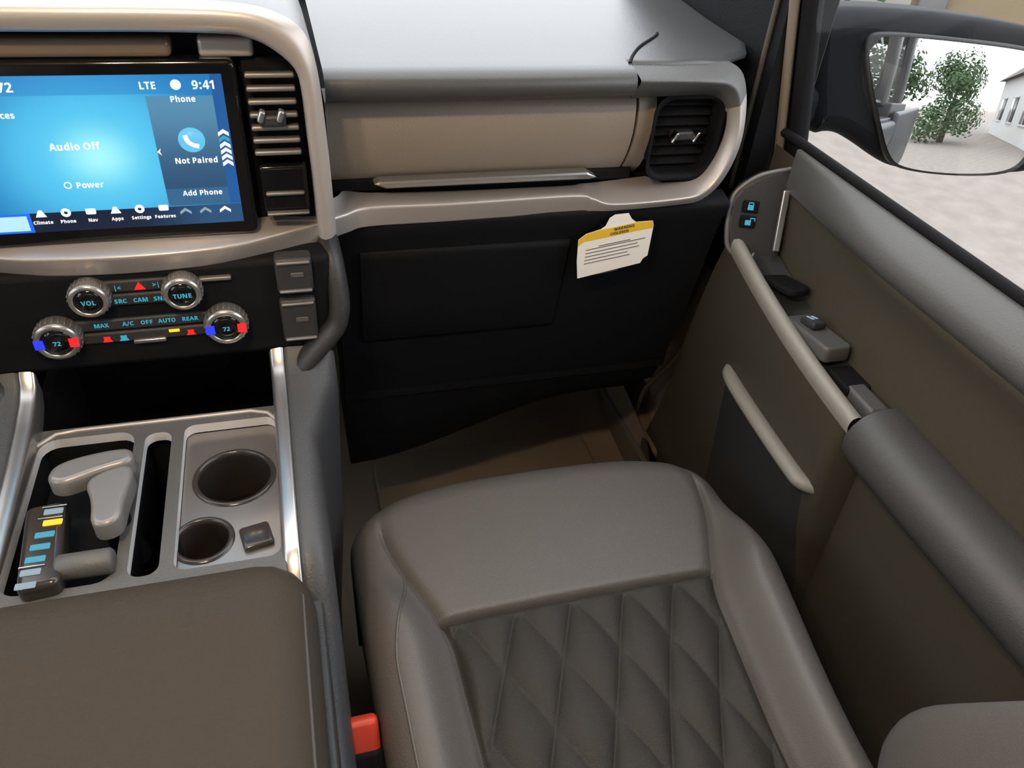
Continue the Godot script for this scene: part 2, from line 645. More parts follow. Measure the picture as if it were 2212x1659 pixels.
func build_dashboard() -> void:
	var d := thing("dashboard", "dark grey dashboard with a padded top and satin trim bar before the passenger seat", "dashboard", V(0.3, 0.345, -1.0))
	# padded top, its front edge rolled over, its far corner rounded
	var prof := [Vector2(-1.50, 0.952), Vector2(-1.30, 0.949), Vector2(-1.10, 0.946), Vector2(-1.0, 0.944), Vector2(-0.95, 0.9425), Vector2(-0.90, 0.9415), Vector2(-0.880, 0.941), Vector2(-0.866, 0.9402), Vector2(-0.858, 0.9372), Vector2(-0.853, 0.932), Vector2(-0.851, 0.925), Vector2(-0.853, 0.917), Vector2(-0.860, 0.910), Vector2(-0.875, 0.905), Vector2(-0.93, 0.903), Vector2(-0.95, 0.86)]
	var pad: MeshInstance3D
	var g: Geo
	for half in 2:
		var rings := []
		# [x, shift of the front edge, fall]: the far corner is rounded; behind the seam the end cap takes the place of the rolled edge
		for st in ([[0.046, 0.0, 0.0], [0.2, 0.0, 0.0], [0.402, 0.0, 0.0]] if half == 0 else [[0.402, 0.0, 0.0], [0.46, 0.0, 0.0], [0.50, -0.004, 0.0], [0.525, -0.012, -0.002], [0.545, -0.025, -0.004], [0.56, -0.042, -0.006], [0.575, -0.055, -0.008], [0.600, -0.075, -0.010], [0.628, -0.13, -0.012]]):
			var ring := PackedVector3Array()
			for i in (prof.size() if half == 0 else 7):
				var p: Vector2 = prof[i]
				var k := clampf((p.x + 1.5) / 0.5, 0, 1)
				ring.append(V(st[0] + (0.02 if i == 0 else 0.0), p.y + st[2] * k, p.x + st[1] * k))
			if half == 1:
				var q := ring[6]
				ring.append(q + V(0, -0.006, -0.001))
				ring.append(q + V(0, -0.03, -0.06))
			rings.append(ring)
		g = Geo.new()
		g.loft(rings, false, false, false)
		pad = obj("dash_pad" if half == 0 else "dash_pad_end", g, M.pad, d)
		mirrored(pad, d)
	g = Geo.new()
	g.tube(spline([V(0.402, 0.9415, -0.882), V(0.418, 0.942, -0.912), V(0.441, 0.943, -0.945), V(0.478, 0.944, -0.985), V(0.488, 0.9445, -1.0)], 6), 0.0022, 6)
	obj("seam", g, M.rubber, pad)
	# shell behind and below
	g = Geo.new()
	g.box(V(0.31, 0.66, -1.19), V(0.53, 0.46, 0.5), 0.0)
	mirrored(obj("shell", g, M.black_plastic, d), d)
	# lid of the upper glove box
	var lp := [Vector2(-0.935, 0.897), Vector2(-0.912, 0.896), Vector2(-0.904, 0.892), Vector2(-0.9000, 0.880), Vector2(-0.898, 0.866), Vector2(-0.8985, 0.850), Vector2(-0.9015, 0.836), Vector2(-0.9065, 0.822), Vector2(-0.913, 0.809), Vector2(-0.921, 0.797), Vector2(-0.935, 0.783)]
	g = Geo.new()
	g.along_x(lp, 0.047, 0.4285, 2)
	var lid := obj("upper_glove_box_lid", g, M.panel, d)
	g = Geo.new()
	var sp := PackedVector2Array([Vector2(0.098, 0.7985), Vector2(0.104, 0.8015), Vector2(0.372, 0.8015), Vector2(0.386, 0.7945), Vector2(0.376, 0.7925), Vector2(0.112, 0.7925)])
	g.prism(T(0, 0, -0.912), sp, 0.018, 0.002)
	obj("pull_strip", g, M.bright_strip, lid)
	g = Geo.new()
	g.box(V(0.245, 0.787, -0.935), V(0.4, 0.016, 0.03), 0.002)
	obj("recess", g, M.black_plastic, d)
	g = Geo.new()
	g.along_x(lp, 0.4325, 0.4565, 1)
	obj("filler_panel", g, M.panel, d)
	# satin trim: three edges (inner, crease, outer) followed from the centre to the far corner and up round the end vent
	var st := [
		[V(-0.92, 0.779, -0.897), V(-0.92, 0.785, -0.866), V(-0.92, 0.758, -0.873)],
		[V(-0.534, 0.779, -0.897), V(-0.531, 0.785, -0.862), V(-0.533, 0.757, -0.870)],
		[V(-0.41, 0.786, -0.885), V(-0.433, 0.785, -0.864), V(-0.432, 0.758, -0.866)],
		[V(-0.38, 0.79, -0.86), V(-0.376, 0.785, -0.832), V(-0.375, 0.758, -0.838)],
		[V(-0.334, 0.79, -0.83), V(-0.324, 0.785, -0.807), V(-0.321, 0.758, -0.816)],
		[V(-0.274, 0.79, -0.815), V(-0.267, 0.785, -0.787), V(-0.263, 0.758, -0.80)],
		[V(-0.172, 0.79, -0.812), V(-0.172, 0.785, -0.779), V(-0.172, 0.758, -0.793)],
		[V(-0.07, 0.79, -0.815), V(-0.077, 0.785, -0.785), V(-0.081, 0.758, -0.80)],
		[V(-0.01, 0.79, -0.83), V(-0.02, 0.785, -0.807), V(-0.023, 0.758, -0.816)],
		[V(0.042, 0.79, -0.86), V(0.032, 0.785, -0.832), V(0.031, 0.758, -0.838)],
		[V(0.062, 0.783, -0.893), V(0.060, 0.785, -0.850), V(0.06, 0.758, -0.855)],
		[V(0.092, 0.782, -0.895), V(0.089, 0.785, -0.864), V(0.088, 0.758, -0.867)],
		[V(0.19, 0.779, -0.897), V(0.187, 0.785, -0.862), V(0.189, 0.757, -0.870)],
		[V(0.345, 0.779, -0.897), V(0.343, 0.785, -0.866), V(0.348, 0.758, -0.873)],
		[V(0.372, 0.778, -0.897), V(0.372, 0.780, -0.864), V(0.376, 0.759, -0.870)],
		[V(0.40, 0.775, -0.897), V(0.402, 0.772, -0.860), V(0.405, 0.760, -0.866)],
		[V(0.485, 0.780, -0.896), V(0.488, 0.776, -0.856), V(0.492, 0.764, -0.864)],
		[V(0.519, 0.790, -0.878), V(0.524, 0.782, -0.857), V(0.53, 0.769, -0.866)],
		[V(0.537, 0.813, -0.874), V(0.546, 0.808, -0.858), V(0.557, 0.797, -0.868)],
		[V(0.547, 0.852, -0.874), V(0.558, 0.850, -0.861), V(0.572, 0.846, -0.873)],
		[V(0.543, 0.886, -0.877), V(0.554, 0.893, -0.866), V(0.569, 0.903, -0.884)],
		[V(0.524, 0.900, -0.884), V(0.537, 0.917, -0.864), V(0.553, 0.933, -0.895)],
		[V(0.490, 0.904, -0.878), V(0.495, 0.928, -0.850), V(0.50, 0.940, -0.889)],
		[V(0.404, 0.905, -0.868), V(0.404, 0.932, -0.845), V(0.404, 0.9405, -0.881)]]
	var rails := []
	for k in 3:
		var a := []
		for s in st:
			a.append(s[k])
		rails.append(spline(a, 5))
	var secs := []
	for i in rails[0].size():
		var I: Vector3 = rails[0][i]
		var C: Vector3 = rails[1][i]
		var B: Vector3 = rails[2][i]
		var a := C.lerp(I, 0.16)
		var b := C.lerp(B, 0.18)
		var m := (a + b) * 0.25 + C * 0.5
		var back := B + ((I - C).normalized() * 0.05 if i < 80 else V(0, 0, -0.05))
		secs.append(PackedVector3Array([I + ((I - C) * 0.6 if i < 80 else V(0, 0, -0.004 if i < 100 else -0.03)), I, I.lerp(C, 0.5), a, a * 0.5 + m * 0.5 + (C - m) * 0.12, m, b * 0.5 + m * 0.5 + (C - m) * 0.12, b, b.lerp(B, 0.5), B.lerp(b, 0.06), B, B.lerp(back, 0.08), back]))
	var cut := 20 * 5
	g = Geo.new()
	g.loft(secs.slice(0, cut + 1), false, false, false)
	obj("trim_bar", g, M.satin, d)
	g = Geo.new()
	g.loft(secs.slice(cut), false, false, false)
	obj("vent_cap", g, M.soft_trim, d)
	# air vent at the far end
	g = Geo.new()
	g.box(V(0.4985, 0.845, -0.955), V(0.10, 0.125, 0.02), 0.0)
	var bezel := []
	for q in [[0.050, 0.056, -0.884], [0.0465, 0.0505, -0.883], [0.044, 0.048, -0.893], [0.042, 0.046, -0.95]]:
		var ring := PackedVector3Array()
		for c in Geo.rrect(q[0], q[1], 0.022, 6):
			ring.append(V(0.4975 + c.x, 0.8465 + c.y, q[2]))
		bezel.append(ring)
	g.loft(bezel, true, false, false)
	var vent := obj("air_vent", g, M.black_plastic, d)
	for k in 7:
		g = Geo.new()
		g.rbox(T(0.4985, 0.888 - k * 0.0130, -0.914, Basis(Vector3.RIGHT, 0.5)), V(0.080, 0.0030, 0.022), 0.0012)
		obj("slat", g, M.rubber, vent)
	g = Geo.new()
	g.box(V(0.497, 0.8465, -0.898), V(0.030, 0.012, 0.014), 0.003)
	obj("vent_tab", g, M.dark_plastic, vent)
	for x in [0.482, 0.512]:
		g = Geo.new()
		g.rbox(T(x, 0.8475, -0.889, Basis(Vector3.BACK, -0.5)), V(0.0035, 0.015, 0.012), 0.0015)
		obj("vent_tip", g, M.chrome, vent)
	# lower dashboard: knee panel with the door of the lower glove box
	var rings := []
	for i in 13:
		var t := i / 12.0
		var x0 := lerpf(0.046, 0.578, t)
		var yb := lerpf(0.27, 0.37, smoothstep(0.0, 0.8, t))
		var ring := PackedVector3Array()
		for p in [[0.766, -0.90, 1.0], [0.760, -0.872, 1.0], [0.752, -0.871, 1.0], [0.735, -0.878, 1.0], [0.70, -0.889, 1.0], [0.62, -0.905, 1.0], [0.54, -0.922, 1.0], [0.46, -0.937, 0.99], [0.40, -0.948, 0.975], [yb + 0.02, -0.957, 0.955], [yb + 0.004, -0.965, 0.95], [yb, -0.98, 0.95], [yb, -1.15, 0.95]]:
			ring.append(V(0.046 + (x0 - 0.046) * p[2], minf(p[0], 0.77), p[1]))
		rings.append(ring)
	g = Geo.new()
	g.loft(rings, false)
	g.fan(rings[12], true)
	mirrored(obj("knee_panel", g, M.black_plastic, d), d)
	rings = []
	for i in 2:
		var ring := PackedVector3Array()
		for p in [[0.715, -0.892], [0.712, -0.8815], [0.700, -0.8845], [0.62, -0.9005], [0.56, -0.9125], [0.552, -0.917], [0.55, -0.93]]:
			ring.append(V([0.075, 0.355][i], p[0], p[1]))
		rings.append(ring)
	g = Geo.new()
	g.loft(rings)
	obj("glove_box_door", g, M.black_plastic, d)


# the same part on the other side of the truck's centre line
func mirrored(o: MeshInstance3D, parent: Node3D) -> void:
	var c: MeshInstance3D = o.duplicate()
	parent.add_child(c, true)
	c.scale.x = -1
	c.position.x = 2 * CX - parent.position.x


func build_driver_side() -> void:
	var d := thing("instrument_cluster", "dark gauge display under a hood before the driver", "gauge", V(-0.63, 0.80, -0.92))
	var g := Geo.new()
	g.rbox(T(-0.63, 0.885, -0.915), V(0.36, 0.150, 0.05), 0.02, 0.03)
	obj("housing", g, M.black_plastic, d)
	g = Geo.new()
	g.rbox(T(-0.63, 0.885, -0.889), V(0.32, 0.115, 0.004), 0.001, 0.012)
	obj("gauge_glass", g, M.piano_black, d)
	d = thing("steering_wheel", "black leather steering wheel before the driver", "steering wheel", V(-0.63, 0.62, -0.66))
	var at := T(-0.63, 0.80, -0.62, Basis(Vector3.RIGHT, -0.42))
	g = Geo.new()
	var path := PackedVector3Array()
	for k in 49:
		var a := TAU * k / 48
		path.append(at * V(cos(a) * 0.182, sin(a) * 0.182, 0))
	g.tube(path, 0.015, 10, 1.0, at.basis.z)
	obj("rim", g, M.dark_plastic, d)
	g = Geo.new()
	g.rbox(at * T(0, 0, -0.01), V(0.14, 0.13, 0.06), 0.02, 0.04)
	obj("hub", g, M.dark_plastic, d)
	for a in [0.15, PI - 0.15, -PI / 2]:
		g = Geo.new()
		g.rbox(at * Transform3D(Basis(Vector3.BACK, a), V(cos(a), sin(a), -0.1) * 0.12), V(0.13, 0.035, 0.018), 0.006)
		obj("spoke", g, M.satin_dark, d)
	g = Geo.new()
	g.tube(PackedVector3Array([at * V(0, 0, -0.03), at * V(0, 0, -0.26)]), 0.04, 14)
	obj("column", g, M.black_plastic, d)
	# the driver's seat is the passenger's, mirrored
	var seat: Node3D = find_child("passenger_seat", false, false)
	var s: Node3D = seat.duplicate()
	s.name = "driver_seat"
	add_child(s)
	s.scale.x = -1
	s.position.x = 2 * CX - seat.position.x
	tag(s, "grey leather driver's seat behind the steering wheel", "car seat")


# ------------------------------------------------------------------ centre stack

func both(p: Array, z: float, dy := 0.0) -> PackedVector3Array:
	var a := []
	for q in p:
		a.append(V(q[0], q[1] + dy, z))
	for i in range(p.size() - 2, -1, -1):
		a.append(V(2 * CX - p[i][0], p[i][1] + dy, z))
	return spline(a, 4)


func build_center_stack() -> void:
	var d := thing("center_stack", "hooded satin grey frame round the lit touchscreen and a slatted air vent", "dashboard", V(CX, 0.78, -0.85))
	var O := [[0.043, 0.790], [0.042, 0.86], [0.0405, 0.909], [0.038, 0.956], [0.034, 0.981], [0.026, 1.001], [0.006, 1.015], [-0.03, 1.0235], [-0.10, 1.026], [CX, 1.026]]
	var C := [[0.031, 0.790], [0.030, 0.86], [0.0285, 0.909], [0.0275, 0.952], [0.0235, 0.974], [0.012, 0.995], [-0.008, 1.009], [-0.036, 1.015], [-0.10, 1.0165], [CX, 1.0165]]
	var I := [[0.024, 0.790], [0.0235, 0.85], [0.022, 0.896], [0.0205, 0.943], [0.0155, 0.968], [-0.004, 0.9865], [-0.022, 0.995], [-0.042, 0.9985], [-0.10, 1.0], [CX, 1.0]]
	var ro := both(O, -0.792)
	var rc := both(C, -0.779)
	var ri := both(I, -0.786)
	var rw := both(I, -0.84, -0.004)
	var secs := []
	for i in ro.size():
		var o: Vector3 = ro[i]
		var c: Vector3 = rc[i]
		var n: Vector3 = ri[i]
		secs.append(PackedVector3Array([o, o.lerp(c, 0.5) + V(0, 0, 0.0028), c, c.lerp(n, 0.6) + V(0, 0, 0.0015), n, n.lerp(rw[i], 0.08), rw[i]]))
	var g := Geo.new()
	g.loft(secs, false, false, false)
	obj("frame", g, M.satin, d)
	var h0 := both(O, -0.792)
	var h1 := both(O, -0.83, 0.0005)
	var h2 := both(O, -1.0, -0.008)
	var h3 := both(O, -1.42, -0.055)
	g = Geo.new()
	g.loft(rings_of([h3, h2, h1, h0]), false, false, false)
	obj("hood", g, M.pad, d)
	var poly := PackedVector2Array()
	for p in ri:
		poly.append(Vector2(p.x, p.y))
	g = Geo.new()
	g.prism(T(0, 0, -0.86), poly, 0.022)
	obj("back_panel", g, M.black_plastic, d)
	g = Geo.new()
	g.rbox(T(CX, 0.9795, -0.822), V(0.158, 0.0165, 0.026), 0.005)
	obj("sensor_bar", g, M.gloss_brown, d)
	g = Geo.new()
	g.rbox(T(-0.045, 0.978, -0.827), V(0.05, 0.018, 0.02), 0.004)
	obj("corner_cover", g, M.satin, d)
	# right and left air vents
	for side in [1, -1]:
		var x := -0.007 if side > 0 else 2 * CX + 0.007
		g = Geo.new()
		g.box(V(x, 0.918, -0.832), V(0.054, 0.098, 0.012), 0.002)
		var v := obj("air_vent", g, M.black_plastic, d)
		for k in 7:
			g = Geo.new()
			g.rbox(T(x + side * (-0.001), 0.9565 - k * 0.0128, -0.806, Basis(Vector3.RIGHT, -0.18)), V(0.046, 0.0052, 0.016), 0.002)
			obj("slat", g, M.satin_dark, v)
		g = Geo.new()
		g.box(V(x - 0.003, 0.9165, -0.797), V(0.026, 0.011, 0.016), 0.003)
		obj("vent_tab", g, M.dark_plastic, v)
		for k in [-0.011, 0.007]:
			g = Geo.new()
			g.rbox(T(x - 0.002 + k, 0.9225, -0.789, Basis(Vector3.BACK, -0.35)), V(0.006, 0.012, 0.010), 0.002)
			obj("vent_tip", g, M.bright_strip, v)
		g = Geo.new()
		g.rbox(T(x + 0.001, 0.838, -0.818), V(0.048, 0.052, 0.022), 0.004)
		var cov := obj("pocket_cover", g, M.piano_black, d)
		g = Geo.new()
		g.rbox(T(x + 0.001, 0.834, -0.8055, Basis(Vector3.RIGHT, 0.3)), V(0.040, 0.004, 0.005), 0.0018)
		g.rbox(T(x + 0.002, 0.8125, -0.8035), V(0.044, 0.003, 0.008), 0.0014)
		obj("edge_strip", g, M.satin_dark, cov)
	# black sides that run down from the frame to the console
	for side in [1, -1]:
		g = Geo.new()
		var path := spline([V(0.034, 0.757, -0.85), V(0.037, 0.74, -0.82), V(0.040, 0.70, -0.805), V(0.036, 0.672, -0.80), V(0.018, 0.650, -0.795), V(-0.006, 0.624, -0.79), V(-0.020, 0.598, -0.785)], 5)
		if side < 0:
			for i in path.size():
				path[i].x = 2 * CX - path[i].x
		g.tube(path, 0.013, 10, 1.6, Vector3.BACK)
		obj("side_trim", g, M.dark_plastic, d)


# ------------------------------------------------------------------ touchscreen

func build_touchscreen() -> void:
	var d := thing("touchscreen", "lit blue touchscreen in a black glass bezel in the middle of the dashboard", "screen", V(CX, 0.79, -0.815))
	var g := Geo.new()
	g.rbox(T(CX, 0.8795, -0.8165), V(0.268, 0.182, 0.022), 0.004, 0.008)
	obj("bezel", g, M.piano_black, d)
	var w := 768
	var h := 490
	var im := Image.create(w, h, false, Image.FORMAT_RGB8)
	for j in h:
		for i in w:
			var u := float(i) / w
			var v := float(j) / h
			var r := Vector2((u - 0.48) * 1.55, (v - 0.5) * 1.15).length()
			var c := Color(0.66, 0.98, 1.0).lerp(Color(0.33, 0.78, 0.95), smoothstep(0.0, 0.36, r)).lerp(Color(0.10, 0.46, 0.72), smoothstep(0.3, 0.95, r))
			if v < 0.115:
				c = c.lerp(Color(0.16, 0.5, 0.78), 0.45)
			# pane on the right and the bar along the bottom
			if u > 0.705 and u < 0.955 and v > 0.13 and v < 0.86:
				c = Color(0.34, 0.56, 0.70).lerp(Color(0.17, 0.32, 0.46), smoothstep(0.15, 0.75, v))
				if v > 0.74:
					c = Color(0.20, 0.40, 0.56)
			elif u >= 0.955 and v < 0.86:
				c = Color(0.12, 0.36, 0.62)
			if v > 0.865:
				c = Color(0.06, 0.12, 0.22).lerp(Color(0.16, 0.32, 0.48), smoothstep(0.5, 0.9, u))
				if u < 0.165:
					c = Color(0.10, 0.45, 1.0)
				if u < 0.15 and u > 0.015 and v > 0.88 and v < 0.985:
					c = Color(0.75, 0.93, 1.0)
			im.set_pixel(i, j, c)
	var m := mat("screen_picture", lin(0.01, 0.01, 0.01), 0.12)
	m.emission_enabled = true
	m.emission = Color.WHITE
	m.emission_energy_multiplier = 0.26
	m.emission_texture = ImageTexture.create_from_image(im)
	m.emission_operator = BaseMaterial3D.EMISSION_OP_MULTIPLY
	var st := SurfaceTool.new()
	st.begin(Mesh.PRIMITIVE_TRIANGLES)
	for c in [[-1, 1], [1, 1], [1, -1], [-1, 1], [1, -1], [-1, -1]]:
		st.set_normal(Vector3.BACK)
		st.set_uv(Vector2(0.5 + 0.5 * c[0], 0.5 - 0.5 * c[1]))
		st.add_vertex(V(CX + c[0] * 0.12, 0.8815 + c[1] * 0.0765, -0.8049))
	var o := MeshInstance3D.new()
	o.mesh = st.commit()
	o.material_override = m
	var disp: Node3D = put("display", o, d)
	var light := AreaLight3D.new()
	light.name = "screen_light"
	light.area_size = Vector2(0.24, 0.153)
	light.light_color = Color(0.35, 0.75, 1.0)
	light.light_energy = 0.0012
	light.shadow_enabled = true
	d.add_child(light)
	light.position = V(CX, 0.8815, -0.800) - d.get_meta("base")
	light.rotation.y = PI
	var Z := -0.8045
	# writing
	for t in [["Audio Off", -0.195, 0.892, 0.0072], ["Power", -0.191, 0.853, 0.0062], ["Phone", -0.090, 0.935, 0.0058], ["Not Paired", -0.088, 0.874, 0.0060], ["Add Phone", -0.088, 0.8395, 0.0056], ["72", -0.238, 0.948, 0.009], ["Sources", -0.252, 0.923, 0.006], ["LTE", -0.119, 0.948, 0.007], ["9:41", -0.069, 0.948, 0.0085]]:
		lettering(t[0], T(t[1], t[2], Z), t[3], M.white_mark, disp)
	# round phone badge
	g = Geo.new()
	g.lathe(T(-0.089, 0.895, Z - 0.0003), [Vector2(0.0, 0.0), Vector2(0.0125, 0.0), Vector2(0.0125, 0.0004), Vector2(0.0, 0.0004)], 28)
	var badge := obj("phone_badge", g, M.cyan_mark, disp)
	badge.material_override = glow("badge_blue", lin(0.12, 0.55, 0.85), 0.27)
	g = Geo.new()
	g.tube(spline([V(-0.0945, 0.900, Z + 0.0002), V(-0.093, 0.894, Z + 0.0002), V(-0.0885, 0.890, Z + 0.0002), V(-0.083, 0.8885, Z + 0.0002)], 4), 0.0022, 6, 0.15, Vector3.BACK)
	obj("phone_icon", g, M.white_mark, disp)
	# power sign before the word, arrows, status dot
	g = Geo.new()
	g.lathe(T(-0.2105, 0.8535, Z - 0.0002), [Vector2(0.0026, 0.0), Vector2(0.0036, 0.0), Vector2(0.0036, 0.0004), Vector2(0.0026, 0.0004)], 18)
	obj("power_icon", g, M.white_mark, disp)
	g = Geo.new()
	g.lathe(T(-0.094, 0.9485, Z - 0.0002), [Vector2(0.0, 0.0), Vector2(0.0048, 0.0), Vector2(0.0048, 0.0004), Vector2(0.0, 0.0004)], 18)
	obj("status_icon", g, M.white_mark, disp)
	g = Geo.new()
	g.prism(T(-0.121, 0.884, Z - 0.0002), PackedVector2Array([Vector2(0.002, 0.0035), Vector2(-0.0018, 0), Vector2(0.002, -0.0035), Vector2(0.0008, 0)]), 0.0004)
	obj("arrow_icon", g, M.white_mark, disp)
	# stack of chevrons at the right edge
	for k in 6:
		g = Geo.new()
		g.prism(T(-0.0585, 0.900 - k * 0.0062, Z - 0.0002), PackedVector2Array([Vector2(-0.0050, -0.0022), Vector2(0, 0.0012), Vector2(0.0050, -0.0022), Vector2(0.0050, 0.0016), Vector2(0, 0.0050), Vector2(-0.0050, 0.0016)]), 0.0004)
		obj("chevron_icon", g, M.cyan_mark if k == 1 else M.white_mark, disp)
	# icons along the bottom bar: a sign above a caption
	for k in 6:
		var x := -0.2425 + k * 0.0228
		g = Geo.new()
		match k % 3:
			0:
				g.prism(T(x, 0.8245, Z - 0.0002), PackedVector2Array([Vector2(-0.005, -0.003), Vector2(0.005, -0.003), Vector2(0.0015, 0.0042), Vector2(-0.0015, 0.0042)]), 0.0004)
			1:
				g.lathe(T(x, 0.825, Z - 0.0002), [Vector2(0.0018, 0.0), Vector2(0.0046, 0.0), Vector2(0.0046, 0.0004), Vector2(0.0018, 0.0004)], 18)
			2:
				g.rbox(T(x, 0.825, Z), V(0.0095, 0.0062, 0.0005), 0.0001, 0.0015)
		obj("menu_icon", g, M.white_mark, disp)
		lettering(["Climate", "Phone", "Nav", "Apps", "Settings", "Features"][k], T(x, 0.8155, Z), 0.0036, M.white_mark, disp, "caption")
	for k in 3:
		g = Geo.new()
		g.prism(T(-0.108 + k * 0.0195, 0.8195, Z - 0.0002), PackedVector2Array([Vector2(-0.0055, -0.003), Vector2(0, 0.001), Vector2(0.0055, -0.003), Vector2(0.0055, 0.000), Vector2(0, 0.0042), Vector2(-0.0055, 0.000)]), 0.0004)
		obj("menu_icon", g, M.white_mark if k == 2 else M.pale_mark, disp)
# ------------------------------------------------------------------ climate and sound controls

func build_climate_panel() -> void:
	var d := thing("climate_panel", "black control panel with four metal-rimmed knobs and lit cyan, red and blue marks", "control panel", V(CX, 0.64, -0.82))
	var Z := -0.7955
	var g := Geo.new()
	g.rbox(T(CX, 0.6995, -0.815), V(0.41, 0.125, 0.038), 0.008)
	obj("face", g, M.black_plastic, d)
	# raised button rows
	for r in [[-0.171, 0.7345, 0.074, 0.031], [-0.171, 0.6875, 0.145, 0.030]]:
		for part in 2:
			g = Geo.new()
			g.rbox(T(r[0], r[1] + (0.0082 if part == 0 else -0.0082), Z - 0.001), V(r[2], r[3] / 2 - 0.001, 0.008), 0.0025)
			obj("button_row", g, M.dark_plastic, d)
	# knobs
	for k in [[-0.217, 0.737, 0.0205, "VOL", false], [-0.125, 0.737, 0.0205, "TUNE", false], [-0.259, 0.690, 0.0235, "72", true], [-0.087, 0.690, 0.0235, "72", true]]:
		var r: float = k[2]
		var at := T(k[0], k[1], Z + 0.001)
		g = Geo.new()
		g.lathe(at, [Vector2(r * 0.96, 0.0), Vector2(r, 0.003), Vector2(r * 0.97, 0.016), Vector2(r * 0.90, 0.0195), Vector2(r * 0.72, 0.0200), Vector2(r * 0.68, 0.0185)], 36)
		var kn := obj("knob", g, M.cup_metal, d)
		kn.set_meta("label", "metal-rimmed control knob")
		g = Geo.new()
		g.lathe(at, [Vector2(r * 0.70, 0.010), Vector2(r * 0.70, 0.0188), Vector2(r * 0.30, 0.0192), Vector2(0.0, 0.0192)], 28)
		obj("knob_face", g, M.piano_black, kn)
		for t in 24:
			var a := TAU * t / 24
			g = Geo.new()
			g.rbox(at * T(cos(a) * r, sin(a) * r, 0.0085, Basis(Vector3.BACK, a)), V(0.0014, 0.0016, 0.012), 0.0005, -1, 1)
			obj("knob_rib", g, M.satin_dark, kn)
		lettering(k[3], at * T(0, -0.001, 0.0194), 0.0055, M.cyan_mark, kn, "lettering")
		if k[4]:
			for s in [-1, 1]:
				g = Geo.new()
				g.prism(at * T(s * r * 0.72, 0, 0.0200), PackedVector2Array([Vector2(-0.0048, -0.0058), Vector2(0.0048, -0.0058), Vector2(0.0048, 0.0052), Vector2(-0.0048, 0.0052)]), 0.0006)
				obj("heat_mark" if s > 0 else "cold_mark", g, M.red_mark if s > 0 else M.blue_mark, kn)
	# lit signs on the buttons
	var zf := Z + 0.0034
	g = Geo.new()
	g.prism(T(-0.168, 0.7425, zf), PackedVector2Array([Vector2(-0.0058, -0.0042), Vector2(0.0058, -0.0042), Vector2(0, 0.0052)]), 0.0005)
	obj("hazard_mark", g, M.red_mark, d)
	for t in [["|<", -0.190, 0.742], [">|", -0.151, 0.743], ["SRC", -0.190, 0.7255], ["CAM", -0.170, 0.7255], ["SND", -0.150, 0.7255], ["MAX", -0.216, 0.6965], ["A/C", -0.189, 0.6965], ["OFF", -0.170, 0.6965], ["AUTO", -0.149, 0.6965], ["REAR", -0.125, 0.6965]]:
		lettering(t[0], T(t[1], t[2], zf + 0.0003), 0.0052, M.cyan_mark, d)
	for t in [[-0.214, "red_mark", "heat_mark"], [-0.197, "cyan_mark", "cool_mark"], [-0.127, "red_mark", "heat_mark"]]:
		g = Geo.new()
		g.prism(T(t[0], 0.678, zf), PackedVector2Array([Vector2(-0.005, -0.0032), Vector2(0.005, -0.0032), Vector2(0.003, 0.0005), Vector2(0.0035, 0.0036), Vector2(-0.0035, 0.0036), Vector2(-0.0028, 0.0005)]), 0.0005)
		obj(t[2], g, M[t[1]], d)
	g = Geo.new()
	g.prism(T(-0.144, 0.6825, zf), PackedVector2Array([Vector2(-0.0055, -0.0018), Vector2(0.0055, -0.0018), Vector2(0.0055, 0.0018), Vector2(-0.0055, 0.0018)]), 0.0005)
	obj("warning_lamp", g, M.amber_mark, d)
	g = Geo.new()
	g.rbox(T(-0.171, 0.6725, Z + 0.003), V(0.034, 0.0052, 0.006), 0.0015)
	obj("label_strip", g, M.bright_strip, d)
	g = Geo.new()
	g.rbox(T(-0.091, 0.7445, Z + 0.001), V(0.034, 0.005, 0.008), 0.002)
	obj("label_strip", g, M.satin_dark, d)
	# two switch blocks at the passenger's side
	for k in [[0.7435, 0.034], [0.6845, 0.046]]:
		g = Geo.new()
		g.rbox(T(-0.007, k[0], -0.797), V(0.040, k[1] + 0.01, 0.022), 0.004)
		var sw := obj("switch_block", g, M.dark_plastic, d)
		for s in [-1, 1]:
			g = Geo.new()
			g.rbox(T(-0.007, k[0] + s * (k[1] / 2 + 0.001), -0.7855), V(0.036, 0.0036, 0.006), 0.0016)
			obj("edge_strip", g, M.satin_dark, sw)
		g = Geo.new()
		g.rbox(T(-0.004, k[0] + 0.002, -0.7858), V(0.014, 0.006, 0.002), 0.0008)
		obj("switch_mark", g, M.soft_trim, sw)
	# open bin below
	g = Geo.new()
	g.box(V(CX, 0.53, -0.96), V(0.29, 0.26, 0.02), 0.0)
	g.box(V(CX, 0.41, -0.87), V(0.29, 0.012, 0.20), 0.0)
	for s in [-1, 1]:
		g.box(V(CX + s * 0.14, 0.49, -0.87), V(0.012, 0.17, 0.20), 0.0)
	obj("bin", g, M.rubber, d)


# ------------------------------------------------------------------ centre console

func hole(x0: float, x1: float, z0: float, z1: float, r: float) -> CSGPolygon3D:
	var c := CSGPolygon3D.new()
	var p := PackedVector2Array()
	for q in Geo.rrect((x1 - x0) / 2, (z1 - z0) / 2, r, 5):
		p.append(q + Vector2((x0 + x1) / 2, -(z0 + z1) / 2))
	c.polygon = p
	c.depth = 0.2
	c.rotation.x = -PI / 2
	c.position.y = 0.7
	c.operation = CSGShape3D.OPERATION_SUBTRACTION
	return c


